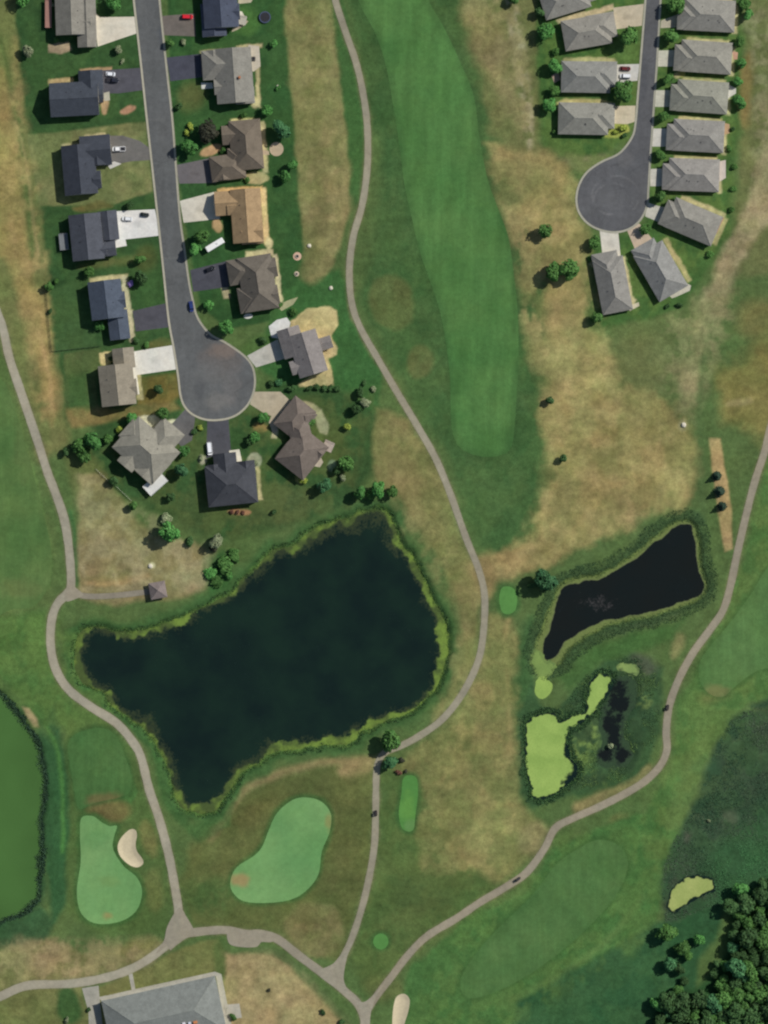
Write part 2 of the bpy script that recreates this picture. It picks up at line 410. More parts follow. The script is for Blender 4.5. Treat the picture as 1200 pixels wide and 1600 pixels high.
# east side lawns
zone([(258,-60),(440,-60),(452,120),(462,240),(476,370),(488,420),(478,480),(430,500),(352,515),(312,475),(285,330),(268,180)], (47,78,43), 3, 1, 2)
zone(ell(298,150,24,24), (92,94,56), 10, .7)
zone(ell(385,35,22,22), (74,110,56), 6, .7)
zone([(430,470),(480,430),(530,420),(555,500),(600,590),(590,650),(530,610),(440,600),(400,570)], (56,92,50), 6)
zone(ell(400,545,28,18,-25), (72,100,52), 6, .7)
# strip of dry grass in the middle
zone([(442,-60),(508,-60),(522,60),(537,150),(546,250),(546,330),(532,385),(512,428),(486,438),(472,400),(470,330),(458,180)], (122,117,78), 4, 1, 4)
zone([(470,-60),(490,-60),(505,100),(515,260),(510,390),(490,400),(480,250)], (108,104,66), 12, .6)
zone(ell(515,320,20,60,4), (140,128,90), 10, .5)
zone(ell(490,420,18,24,20), (126,116,80), 8, .8)
zone([(510,-60),(524,-60),(550,60),(570,150),(574,260),(560,330),(546,300),(541,200),(530,100)], (60,92,50), 4, .95, 3)
# rough round the long fairway
zone([(535,-60),(700,-60),(760,100),(800,300),(838,450),(850,600),(842,760),(805,868),(752,852),(722,780),(692,700),(642,620),(592,530),(564,460),(564,380),(588,260),(572,120)], (60,88,50), 10, 1, 8)
zone(ell(576,330,16,120,6), (84,100,58), 12, .5)
zone([(690,-60),(835,-60),(852,120),(842,240),(800,262),(762,200),(745,100),(720,20)], (102,104,66), 10, .95, 10)
zone(ell(760,60,30,60,-20), (122,112,76), 16, .6)
zone([(795,-60),(812,20),(826,100),(836,180),(832,245),(820,205),(804,100),(788,0)], (150,140,112), 5, .95, 5, 0, 26, 14)
zone([(700,-60),(800,-60),(830,100),(825,230),(790,160),(740,60)], (134,124,88), 12, .8, 10, 0, 26, 24)
zone(ell(785,120,16,60,-8), (128,118,84), 10, .6)
zone(ell(612,472,34,44,-15), (92,95,57), 6, .75, 4)
zone(ell(657,566,20,27,10), (96,99,60), 5, .75, 3)
zone([(588,640),(640,655),(690,742),(738,870),(752,930),(742,1030),(690,1100),(712,1020),(722,960),(696,890),(650,820),(622,775),(590,760),(582,700)], (112,112,70), 7, 1, 5)
zone(ell(630,740,24,50,-25), (132,118,80), 12, .5)
zone(ell(770,885,44,22,-8), (132,118,80), 10, .9)
zone(ell(760,905,16,34), (128,112,76), 8, .8)
# dry land on the right
zone([(758,228),(860,236),(898,290),(905,350),(925,395),(922,500),(950,548),(968,600),(1050,630),(1085,680),(1092,740),(1082,782),(1010,805),(940,840),(860,880),(800,895),(772,872),(832,836),(864,740),(848,640),(856,540),(852,450),(838,400),(802,310)], (140,125,83), 12, .95, 14)
zone(ell(820,300,40,60,-20), (144,130,92), 24, .5)
zone(ell(880,540,30,70,-10), (148,132,90), 20, .6)
zone(ell(990,690,60,60), (128,116,74), 30, .6)
zone(ell(1010,560,50,60), (108,110,72), 24, .7)
zone(ell(960,600,18,60,-15), (110,106,66), 16, .5)
zone(ell(1020,505,80,20,-8), (92,106,64), 14, .7)
zone(ell(925,255,50,16,8), (124,118,86), 8, .7)
zone([(840,-60),(1005,-60),(1000,100),(986,212),(930,244),(850,228),(838,100)], (62,92,48), 5, 1, 4)
zone([(1032,-60),(1162,-60),(1158,150),(1142,300),(1136,372),(1085,452),(1062,482),(1000,500),(920,515),(908,420),(915,370),(1008,362),(1018,250)], (64,93,49), 6, 1, 4)
zone([(1166,-60),(1290,-60),(1290,430),(1140,430),(1152,300),(1162,150)], (96,102,64), 8, 1, 6)
zone(ell(1166,140,10,60,4), (124,106,66), 8, .8)
zone([(1192,220),(1225,230),(1220,320),(1172,385),(1140,452),(1098,470),(1122,410),(1152,350),(1172,300)], (158,149,118), 9, .8, 8, 0, 26, 12)
zone([(1192,220),(1225,230),(1220,320),(1172,385),(1140,452),(1098,470),(1122,410),(1152,350),(1172,300)], (144,133,100), 9, .8, 6)
zone([(1090,462),(1136,460),(1112,560),(1088,660),(1062,645),(1080,540)], (130,125,90), 16, .6, 10, 0, 26, 18)
zone([(1098,465),(1136,452),(1108,530),(1088,600),(1062,640),(1064,590),(1082,530)], (134,126,92), 14, .65, 8)
zone([(1040,500),(1100,470),(1150,440),(1120,560),(1085,640),(1040,600)], (142,133,98), 18, .5, 10, 0, 26, 12)
zone([(1150,0),(1200,20),(1210,230),(1180,240),(1176,120)], (128,124,94), 14, .7, 8, 0, 26, 14)
zone([(1118,580),(1290,480),(1290,690),(1196,690),(1130,660)], (112,104,62), 18, .9, 14)
zone(ell(1155,628,20,6,-12), (140,130,90), 4, .7)
zone(ell(1190,500,40,30), (120,108,68), 16, .6)
zone(ell(1068,665,6,9), (150,142,112), 4, .7)
zline([(1100,560),(1092,640),(1094,740),(1100,800)], 5, (74,94,56), 6, .7)
zone([(1108,684),(1126,686),(1142,790),(1144,856),(1132,862),(1118,780)], (160,138,98), 2.5, .95, 2)
zone([(1204,690),(1290,640),(1290,1090),(1170,1095),(1110,1170),(1060,1300),(1020,1380),(1000,1280),(1050,1200),(1060,1100),(1100,1020),(1140,940),(1166,860)], (72,102,55), 5, 1, 5)
zone(ell(1118,1085,24,12,-20), (108,110,66), 10, .7)
zone([(1090,1130),(1115,1130),(1100,1200),(1055,1320),(1010,1400),(1000,1390),(1040,1280)], (90,110,64), 8, .5)
zone([(760,960),(795,962),(803,1000),(802,1180),(815,1262),(852,1292),(832,1340),(790,1372),(720,1392),(660,1362),(640,1300),(618,1200),(650,1172),(700,1132),(742,1072),(757,1000)], (116,113,72), 10, 1, 8)
zone(ell(745,1300,62,72), (134,124,82), 24, .75)
zone(ell(700,1180,40,40), (104,108,66), 20, .7)
zone(ell(835,1310,30,24,-30), (142,130,92), 8, .8)
zline([(794,968),(789,1000),(795,1090),(798,1160)], 3, (146,132,88), 4, .7)
zline([(905,1262),(970,1232),(1010,1205)], 10, (132,118,82), 6, .8)
zone(ell(1058,1010,9,22,25), (124,116,80), 6, .7)
zone(ell(970,1290,16,14,40), (104,104,62), 8, .7)
# below the big pond
zone([(300,1322),(360,1260),(420,1215),(560,1190),(584,1210),(578,1350),(536,1500),(440,1455),(300,1446),(284,1380)], (84,92,53), 8, 1, 6)
zline([(330,1312),(380,1238),(440,1208),(520,1190),(590,1186)], 6, (128,114,80), 6, .75)
zone(ell(556,1200,30,12,-8), (142,124,90), 8, .7)
zone(ell(400,1270,40,20,-30), (92,86,52), 14, .6)
zone(ell(330,1400,40,30), (64,92,50), 16, .7)
zone(ell(492,1452,48,44,10), (120,112,76), 6, .85, 5)
zone(ell(475,1440,22,18), (116,104,70), 10, .4)
zone([(545,1480),(592,1350),(598,1210),(650,1200),(700,1330),(790,1395),(700,1442),(622,1500),(570,1555)], (74,94,52), 10, .95, 8)
zone(ell(660,1400,50,40), (68,82,48), 20, .6)
zone([(868,1322),(1000,1272),(1062,1300),(1032,1400),(1010,1480),(900,1560),(760,1640),(600,1640),(640,1512),(722,1442),(822,1392)], (66,100,54), 6, 1, 6)
zone([(800,1640),(808,1560),(880,1522),(960,1482),(1020,1440),(1062,1438),(1120,1400),(1150,1500),(1060,1640)], (46,80,50), 7, 1, 6)
zline([(1004,1400),(960,1458),(884,1518),(800,1562)], 5, (84,110,62), 6, .8)
# wetland on the right
zone([(1290,1080),(1205,1088),(1172,1100),(1140,1122),(1120,1160),(1105,1200),(1092,1240),(1070,1280),(1050,1312),(1036,1350),(1030,1390),(1038,1445),(1062,1440),(1100,1420),(1150,1410),(1290,1400)], (49,74,51), 7, 1, 6)
zone([(1180,1110),(1130,1170),(1120,1250),(1080,1300),(1050,1350),(1060,1376),(1110,1368),(1120,1320),(1150,1280),(1200,1240),(1230,1110)], (52,66,51), 14, .7, 14)
zone(ell(1165,1330,50,36,-20), (52,86,54), 14, .9)
zone(ell(1085,1295,12,24,25), (80,76,66), 8, .7)
zone(ell(1140,1282,12,12), (86,96,74), 8, .6)
zone(POND_REED, (54,52,46), 6, .9, 4, 8)
zone([(1090,1545),(1092,1500),(1118,1470),(1128,1425),(1146,1430),(1140,1480),(1110,1530)], (84,104,58), 8, .8)
zone([(1010,1640),(1030,1545),(1090,1548),(1120,1520),(1140,1490),(1145,1440),(1135,1400),(1290,1360),(1290,1640)], (44,76,42), 8, .9)
# marsh
zone([(868,1130),(880,1100),(912,1058),(950,1030),(992,1022),(1032,1046),(1032,1120),(1020,1190),(984,1220),(930,1236),(830,1262),(815,1240),(812,1120),(830,1060),(850,1110)], (56,82,51), 6, 1, 6)
zone(ell(968,1125,46,76,12), (46,68,47), 16, .8)
zone(ell(955,1166,10,8), (110,120,72), 4, .6)
zone(ell(822,1030,16,70,6), (54,86,50), 10, .8)
zone([(868,1060),(930,1010),(1000,990),(1060,975),(1075,960),(1050,1000),(1000,1020),(940,1034),(890,1080)], (58,90,48), 8, .7)
zone(ell(1000,975,60,8,-14), (64,72,58), 8, .6)
zone([(890,1128),(925,1110),(945,1085),(940,1140),(925,1190),(900,1210),(890,1170)], (122,146,78), 12, .75, 10, 0, 26, 13)
zone(ell(1000,1072,14,36,-10), (116,134,76), 8, .7, 8, 0, 26, 9)
zone(ell(930,1216,24,6,30), (112,132,72), 5, .7, 6, 0, 26, 8)
zone(ell(1005,1040,22,16,30), (74,80,66), 8, .8)
zone(ell(960,1010,90,14,-14), (66,98,52), 10, .6)
# bottom left
zone([(-80,1470),(60,1462),(140,1490),(262,1470),(240,1500),(150,1530),(-80,1560)], (114,110,72), 9, .9, 8)
zone(ell(60,1500,26,10), (142,124,90), 8, .6)
zone(ell(215,1478,34,10,-14), (130,118,76), 8, .6)
zone([(-80,1552),(128,1540),(150,1640),(-80,1640)], (108,110,68), 5, 1, 4)
zone(ell(108,1572,20,30,-10), (50,82,44), 6, .9)
zone([(208,1518),(268,1488),(340,1466),(362,1500),(345,1640),(160,1640),(150,1545)], (106,108,66), 4, 1)
zone(ell(345,1500,12,40), (76,98,54), 6, .7)
zone([(356,1490),(420,1488),(470,1522),(522,1572),(556,1640),(362,1640),(350,1560)], (146,130,94), 5, 1, 5)
zline([(395,1482),(440,1496),(500,1550),(548,1606)], 6, (84,98,62), 5, .8)
zone(ell(418,1545,6,16), (112,102,72), 5, .6)
zone(ell(470,1550,6,6), (160,138,100), 3, .8)
zone(ell(600,1545,30,20), (98,102,62), 10, .6)
zone([(106,1120),(160,1125),(220,1190),(245,1290),(270,1400),(262,1460),(150,1462),(100,1420),(95,1250)], (74,94,52), 8, .9)
zone([(84,1100),(104,1180),(108,1300),(100,1420),(80,1450),(68,1300),(72,1200),(56,1140)], (46,82,50), 6, .9)
zone([(-60,1438),(30,1436),(62,1415),(84,1440),(70,1470),(0,1482),(-60,1480)], (46,78,50), 6, .8)
zline([(70,1128),(92,1180),(98,1260),(98,1330)], 3, (76,120,60), 4, .7)
zone([(107,1160),(128,1143),(155,1137),(180,1150),(200,1190),(216,1236),(205,1254),(170,1252),(130,1272),(118,1250),(110,1200)], (68,100,54), 3, 1, 2)
zone(ell(166,1262,36,20,10), (108,92,60), 8, .8)
zone(ell(232,1310,12,30,-14), (112,108,66), 6, .6)
zone(ell(240,1390,16,36), (104,104,62), 8, .5)
zone([(34,1104),(46,1106),(58,1122),(61,1136),(52,1135),(42,1120)], (160,140,106), 2.5, .9, 2)
# pond margins
for pnd, g1, c1 in ((POND_BIG, 26, (60,90,50)), (POND_SMALL, 24, (60,82,52)), (POND_GREEN, 20, (48,78,48)), (POND_LIME, 12, (46,72,46))):
    zone(pnd, c1, 9, .9, 9, g1 - 8)
for pnd, g2, c2 in ((POND_BIG, 14, (52,80,44)), (POND_SMALL, 12, (46,66,42)), (POND_GREEN, 10, (38,58,42)), (POND_LIME, 6, (40,64,42)), (POND_MARSH, 8, (36,54,40))):
    zone(pnd, c2, 4, .85, 5, g2 - 4, 14)
zone(POND_BIG, (84,112,54), 4, .7, 6, 4, 12)
zone([(96,985),(130,970),(128,1060),(175,1110),(245,1170),(262,1250),(300,1290),(340,1280),(380,1215),(360,1290),(310,1318),(262,1270),(236,1170),(160,1115),(104,1060)], (58,92,50), 4, .6, 5)
zone(POND_SMALL, (106,122,66), 2.5, .85, 2, 5, 12)
zone([(318,870),(350,860),(368,880),(360,915),(330,930),(318,905)], (54,90,48), 6, .9)

for pl_, c_, a_, p_ in (([(535,-60),(700,-60),(850,450),(842,760),(752,852),(642,620),(564,460),(572,120)], (82,104,60), .30, 30), ([(-80,580),(90,600),(84,950),(-80,960)], (98,112,66), .45, 40), ([(-80,955),(110,960),(200,1170),(100,1160),(-80,1080)], (88,110,58), .5, 28),
    ([(300,1322),(560,1190),(590,1210),(578,1350),(536,1500),(300,1446)], (96,100,60), .5, 26), ([(545,1480),(598,1210),(700,1330),(790,1395),(570,1555)], (90,102,58), .4, 26), ([(868,1300),(1062,1290),(1010,1480),(760,1640),(600,1640),(722,1442)], (86,112,60), .5, 24),
    ([(1204,690),(1290,640),(1290,1090),(1060,1300),(1020,1380),(1000,1280),(1100,1020)], (94,114,62), .5, 26), ([(760,228),(905,290),(968,600),(1090,700),(1080,785),(800,895),(860,700)], (158,142,98), .6, 26), ([(760,228),(905,290),(968,600),(1090,700),(1080,785),(800,895),(860,700)], (110,110,68), .48, 34),
    ([(640,1180),(757,1000),(803,1000),(815,1262),(790,1372),(660,1362)], (140,130,86), .6, 22), ([(640,1180),(757,1000),(803,1000),(815,1262),(790,1372),(660,1362)], (96,104,62), .5, 34), ([(450,-60),(508,-60),(546,330),(490,430),(470,300)], (142,132,92), .5, 18), ([(450,-60),(508,-60),(546,330),(490,430),(470,300)], (98,102,62), .5, 30),
    ([(20,60),(60,300),(90,640),(60,660),(10,350)], (164,140,96), .5, 20), ([(124,742),(200,790),(330,858),(326,918),(128,936)], (150,140,108), .55, 22), ([(588,640),(640,655),(752,930),(690,1100),(720,960),(590,760)], (130,122,82), .5, 24), ([(356,1490),(470,1522),(556,1640),(362,1640)], (166,148,110), .5, 16),
    ([(-80,1470),(262,1470),(150,1530),(-80,1560)], (148,134,98), .6, 18), ([(40,-60),(215,-60),(284,640),(104,655),(42,200)], (66,92,50), .35, 24), ([(262,-60),(440,-60),(488,420),(430,500),(312,475)], (64,92,50), .3, 24), ([(96,700),(300,650),(590,610),(545,790),(335,845),(150,745)], (84,94,54), .5, 22), ([(840,-60),(1160,-60),(1136,372),(1000,500),(908,420),(1008,362),(850,228)], (92,112,58), .5, 18)):
    zone(pl_, c_, 12, a_, 10, 0, 26, p_)
for pl_, c_ in (([(1180,1110),(1120,1170),(1050,1350),(1060,1376),(1120,1320),(1230,1240),(1230,1110)], (66,70,58)), ([(1290,1080),(1140,1122),(1092,1240),(1036,1350),(1040,1440),(1290,1400)], (50,80,50)), ([(868,1130),(950,1030),(1032,1046),(1032,1120),(984,1220),(880,1240)], (70,92,52)), ([(868,1130),(950,1030),(1032,1046),(1032,1120),(984,1220),(880,1240)], (40,60,44)), ([(800,1600),(880,1522),(1040,1440),(1060,1640)], (56,88,54))):
    zone(pl_, c_, 8, .7, 8, 0, 26, 26)
GREENS = {
 'putting_green': [smooth_closed([(127,1278),(145,1275),(158,1284),(172,1291),(183,1290),(178,1308),(177,1327),(193,1353),(213,1370),(222,1393),(213,1423),(187,1440),(150,1443),(127,1427),(120,1393),(126,1347),(125,1307)], 4),
                   smooth_closed([(420,1297),(433,1270),(457,1250),(480,1246),(503,1253),(517,1272),(515,1300),(503,1330),(497,1367),(477,1393),(450,1407),(407,1411),(378,1407),(363,1393),(360,1376),(370,1355),(397,1337),(410,1322)], 4)],
 'tee_box': [smooth_closed([(783,920),(792,916),(803,920),(808,935),(805,953),(794,960),(784,955),(780,938)], 3),
             smooth_closed([(630,1216),(640,1211),(651,1216),(653,1240),(649,1275),(646,1296),(636,1299),(627,1292),(623,1270),(627,1240)], 3),
             smooth_closed(ell(595,1471,12,12.5,0,12), 3)],
}
for k, c, g in (('putting_green', (58,90,48), 8), ('tee_box', (58,90,48), 8)):
    for pl in GREENS[k]: zone(pl, c, 5, .85, 3, g - 3)
FAIRWAYS = [smooth_closed([(545,-60),(562,5),(585,50),(602,100),(615,170),(624,230),(632,290),(643,340),(655,390),(672,440),(688,490),(697,540),(703,590),(704,640),(708,680),(722,702),(750,713),(780,712),(799,698),(806,640),(810,560),(809,490),(803,430),(794,370),(776,320),(762,280),(750,220),(740,150),(716,90),(692,40),(664,-10),(650,-60)], 6),
    smooth_closed([(1092,1040),(1094,1065),(1108,1084),(1130,1089),(1146,1075),(1180,1050),(1260,1010),(1260,840),(1205,880),(1172,930),(1135,980),(1105,1015)], 6),
    smooth_closed([(905,1325),(935,1312),(962,1318),(978,1335),(980,1360),(962,1400),(920,1448),(862,1498),(800,1538),(735,1560),(720,1530),(760,1470),(830,1400),(870,1350)], 6)]
FAIRWAYS.append(smooth_closed([(106,1165),(114,1150),(130,1142),(155,1137),(174,1143),(186,1158),(198,1188),(206,1215),(204,1236),(186,1246),(150,1254),(124,1264),(117,1240),(110,1200)], 5))
FAIRWAYS.append(smooth_closed([(-60,588),(0,592),(22,636),(46,716),(66,796),(80,860),(77,912),(54,946),(24,951),(-60,946)], 6))
zone(FAIRWAYS[3], (56,86,47), 5, .7, 3, 4)
zone(FAIRWAYS[0], (56,84,47), 7, .6, 6, 5)
zone(FAIRWAYS[1], (60,90,48), 4, .6, 3, 4)
zone(FAIRWAYS[2], (60,90,48), 4, .6, 3, 4)

# streets and paths
ROAD_A = smooth_closed([(204,-40),(207.5,0),(213,50),(219,103),(228,187),(237,268),(246,350),(254,425),(262,500),(270,545),(277,590),(280,615),(285,632),(295,645),(308,653),(323,657.5),(340,658),(358,655),(374,647.5),(388,634),(396.5,617),(400,600),(399,583),(394,568),(384,556),(370,545),(350,532),(332,523),(318,508),(308,490),(302,465),(297,440),(290,390),(283,340),(277,265),(271,187),(263,115),(256,50),(251,0),(248,-40)], 5)
ROAD_B = smooth_closed([(1010,-40),(1007,0),(1003,50),(999,100),(995,150),(991.5,192),(986,214),(967,238),(940,251),(917,267),(904,287),(899,310),(903,332),(917,350),(938,361),(963,364.5),(986,358),(1003,343),(1013,320),(1015,293),(1017.5,250),(1021,200),(1024.5,150),(1028,100),(1031,50),(1034,0),(1037,-40)], 5)
PATHS = [
 ([(520,-40),(524,0),(540,50),(557,100),(568,150),(574,200),(574,260),(566,320),(552,370),(546,420),(549,470),(562,510),(590,560),(620,612),(650,662),(680,715),(703,770),(728,840),(748,890),(757,930),(756,980),(748,1030),(725,1080),(692,1123),(655,1150),(625,1166),(604,1174),(592,1188),(588,1212),(587,1270),(585,1320),(577,1370),(565,1420),(549,1468),(534,1500),(524,1530)], 10.5, .060, (141,136,118)),
 ([(-40,410),(0,500),(15,560),(36,622),(58,687),(75,740),(84,763),(100,810),(108,860),(111,913),(104,928),(90,943),(81,967),(79,1007),(87,1045),(107,1077),(140,1103),(182,1130),(208,1160),(221,1185),(233,1233),(248,1277),(263,1333),(274,1390),(279,1430),(272,1462),(253,1483),(213,1510),(167,1527),(110,1537),(43,1540),(0,1557),(-40,1572)], 13.4, .072, (150,145,128)),
 ([(262,1480),(285,1462),(302,1457),(350,1453),(383,1459),(405,1459),(433,1467),(467,1493),(507,1523),(540,1550),(560,1570),(571,1600),(574,1640)], 13, .084, (140,134,118)),
 ([(1212,640),(1203,672),(1195,705),(1180,750),(1167,800),(1153,860),(1142,913),(1130,953),(1110,983),(1083,1020),(1060,1063),(1046,1103),(1041,1143),(1042,1172),(1031,1197),(1007,1221),(973,1242),(933,1262),(897,1278),(868,1294),(850,1327),(823,1363),(790,1386),(750,1410),(713,1435),(667,1463),(637,1493),(611,1527),(588,1557),(570,1585)], 11.5, .066, (140,133,116)),
 ([(111,918),(122,929),(148,932),(190,929.5),(236,924)], 9, .078, (132,126,112)),
]
PATH_FILLS = [([(262,1446),(280,1418),(290,1430),(304,1456),(296,1464),(268,1474),(244,1490),(256,1470)], .090, (140,134,118)),
 ([(552,1470),(543,1492),(537,1530),(545,1556),(500,1526),(500,1516),(520,1506),(534,1490)], .096, (142,137,121)),
 ([(604,1532),(590,1553),(580,1580),(576,1610),(564,1610),(562,1576),(548,1556),(566,1566),(582,1556)], .102, (146,140,124)),
 ([(100,934),(110,905),(116,916),(130,929),(118,936),(104,940)], .096, (140,134,118)),
 ([(358,1452),(392,1456),(432,1464),(424,1472),(408,1472),(402,1479),(380,1480),(358,1474)], .096, (140,134,118))]
for i, (pts, w, dz, c) in enumerate(PATHS):
    zline(pts, w / 2 + 1.0, (112,108,80), 3.5, .6, 2.5)

# plots of stone and bark round the houses: painted before the sheets are made
def rect(cx, cy, L, W, a):
    a = math.radians(a); ca, sa = math.cos(a), math.sin(a)
    return [(cx + x * ca - y * sa, cy + x * sa + y * ca) for x, y in ((-L/2, -W/2), (L/2, -W/2), (L/2, W/2), (-L/2, W/2))]
# stone / bark beds: (outline, colour)
CREAM, BARK_C, ROCK = (172, 162, 124), (158, 132, 102), (186, 180, 156)
BEDS = [
 (rect(156,125,40,8,-4), BARK_C), (rect(95,126,38,8,-4), (170,150,110)), (rect(150,109,50,6,-4), BARK_C), (ell(164,163,6,16), BARK_C), (ell(200,172,13,5,-22), (150,116,92)),
 ([(75,70),(106,66),(112,78),(95,84),(76,82)], (150,130,108)), (rect(148,212,32,5,-6), CREAM), (rect(110,227,28,5,-6), CREAM),
 (rect(170,435,60,8,-7), CREAM), (rect(197,465,10,68,-6), (176,168,140)), (rect(205,510,8,50,-6), (176,168,140)),
 (rect(178,557,44,16,-5), (178,166,120)), (rect(216,595,10,60,-5), CREAM), (rect(164,560,14,20,-5), (182,170,124)),
 ([(217,650),(240,648),(268,664),(262,680),(240,676),(228,664)], ROCK), (ell(270,662,10,7), ROCK),
 (ell(316,718,6,7), (160,156,136)), (ell(397,720,12,13), (140,140,118)), (rect(405,756,52,6,84), CREAM), (ell(374,800,18,5,4), (160,118,90)),
 (rect(390,72,40,6,-5), CREAM), (rect(403,130,6,76,-2), CREAM), (rect(338,80,50,6,-4), CREAM), (ell(398,160,6,10), CREAM),
 (rect(412,230,9,80,-4), CREAM), (rect(378,188,36,6,-3), (190,182,130)), (ell(330,235,18,8,-25), (170,140,104)), (ell(400,278,20,10), (160,150,110)),
 (rect(414,338,9,88,-4), (190,168,124)), (rect(375,296,70,7,-3), (190,160,110)), (ell(420,380,6,10), (180,170,130)), (ell(340,352,7,12,-20), (172,142,106)),
 (rect(405,396,44,10,-4), (184,172,136)), (rect(434,440,8,84,-7), (176,168,136)), (rect(352,452,10,30,-10), (160,150,120)),
 ([(468,490),(480,482),(514,479),(526,485),(528,508),(517,526),(527,542),(525,554),(512,560),(520,582),(521,603),(470,604),(466,598),(500,580),(496,530),(455,515),(452,502),(462,498)], (176,160,118)),
 ([(466,626),(486,628),(502,640),(514,664),(512,680),(500,676),(490,650),(472,640)], (150,146,116)), (ell(470,748,8,8), (150,150,92)), (ell(519,728,7,9,20), (110,130,100)), (rect(430,668,8,36,8), (160,150,124)),
 ([(868,30),(880,26),(932,14),(958,6),(960,14),(930,24),(884,38),(872,38)], (184,164,134)), ([(880,90),(920,88),(960,92),(966,98),(930,98),(878,100)], (166,156,116)), ([(870,160),(884,154),(940,156),(958,162),(930,164),(884,164),(872,172)], (170,160,112)),
 ([(944,200),(958,192),(980,194),(984,204),(966,216),(946,216)], (146,150,78)),
 (ell(1016,382,26,6,30), (150,150,100)),
]
RH = [(1108,25,80,50,3,'a'), (1103,90,80,50,4,'b'), (1097,152,80,50,4,'c'), (1091,213,80,50,3,'d'), (1084,274,79,51,2,'e'), (1083,347,80,50,23,'f'), (1032,424,82,52,60,'g'), (957,446,86,48,79,'h')]
for (cx, cy, L, W, a, k) in RH:
    ar = math.radians(a)
    if k in 'abcde':
        BEDS.append((rect(cx + 3, cy - W / 2 - 1, L * .86, 7, a), (172, 164, 122)))
        BEDS.append((rect(cx + L / 2 + 1, cy + 6, 7, W * .9, a), (164, 158, 120)))
BEDS += [(rect(1099,322,76,8,23), (168,160,120)), (rect(1124,362,9,46,24), (160,154,110)), (rect(1058,406,76,8,60), (164,152,110)), (rect(979,438,74,8,80), (176,168,132)), (rect(985,472,12,18,40), (172,164,130)), ([(920,412),(930,404),(940,402),(942,410),(928,418)], (172,164,130)),
         (ell(1065,106,6,16,0), (150,150,90)), (ell(1058,118,5,5), (170,160,120))]
for pl, c in BEDS: zone(pl, c, 1.6, .95, 1.8, 0, 9)

# ------------------------------------------------------------------ ground sheet
def geo_axis(lo, hi, step):
    core = np.arange(lo, hi + 1e-6, step); g = step; ext = []; x = hi
    while x < 4200:
        g *= 1.6; x += g; ext.append(x)
    ext = np.array(ext); return np.r_[(lo + hi) - ext[::-1], core, ext]
gx = geo_axis(-195, 195, .6); gy = geo_axis(-255, 255, .6)
GX, GY = np.meshgrid(gx, gy)
PX, PY = GX / S + 600, 800 - GY / S
WARP = {}
def warped(X, Y, warp, ws):
    k = (ws, X.shape)
    if k not in WARP: WARP[k] = (fbm(X, Y, ws, 3, 4), fbm(X, Y, ws, 21, 4))
    a, b = WARP[k]; return X + a * warp * 2.4, Y + b * warp * 2.4
def cover(X, Y, base, zones):
    rgb = np.empty(X.shape + (3,)); rgb[:] = lin(base)
    for kind, pl, col, soft, amt, warp, grow, (ws, patch) in zones:
        x, y = warped(X, Y, warp, ws) if warp else (X, Y)
        lo = pl.min(0) - soft - grow - warp * 2 - 4; hi = pl.max(0) + soft + grow + warp * 2 + 4
        m = (X > lo[0]) & (X < hi[0]) & (Y > lo[1]) & (Y < hi[1])
        if not m.any(): continue
        d = (sdf(pl, x[m], y[m], soft + abs(grow) + 10) if kind == 'P' else line_dist(pl, x[m], y[m], soft + grow + 10)) - grow
        w = (amt * sstep(soft, -soft, d))[:, None]
        if patch: w = w * sstep(-.16, .10, fbm(X[m], Y[m], patch, 61, 5) + .25 * fbm(X[m], Y[m] * .5, patch * .3, 63, 3))[:, None]
        rgb[m] = rgb[m] * (1 - w) + lin(col) * w
    a = fbm(X, Y, 55, 101, 5); b = fbm(X, Y, 24, 103, 5); c = fbm(X, Y, 90, 107, 4); d = fbm(X * .45, Y, 9, 109, 4); e = fbm(X, Y, 30, 111, 4)
    dry = sstep(.0, .22, (rgb[..., 0] - rgb[..., 1] * .80) / (rgb.sum(-1) + 1e-6) * 3)      # dry ground varies more than lawn
    amp = .55 + .65 * dry
    f = 1 + amp * (.34 * a + .30 * b + .22 * d)
    g_ = fbm(X, Y, 10, 115, 4)
    f = f * (1 + .34 * g_ * (.7 + .3 * dry))
    rgb = rgb * f[..., None] * np.array([1.01, 1.04, 1.0])
    h = (amp * (1.0 * c + .8 * e))[..., None]                      # patches greener or browner than their neighbours
    return rgb * (1 + h * np.array([.24, .0, .16])) * (1 + dry[..., None] * np.array([-.03, .0, -.02])) / KA
FIELDS = pond_field(PX, PY)
GZ = height_px(PX, PY, FIELDS)
rgb = cover(PX, PY, BASE, Z)
# bare wet mud below the waterline
ny, nx = GX.shape
idx = np.arange(ny * nx).reshape(ny, nx)
F = np.stack([idx[:-1, :-1], idx[:-1, 1:], idx[1:, 1:], idx[1:, :-1]], -1).reshape(-1, 4)
me = np_mesh('ground', np.stack([GX, GY, GZ], -1).reshape(-1, 3), F, True)
set_col(me, rgb.reshape(-1, 3))
tag(obj('ground', me, M_GROUND), kind='structure')

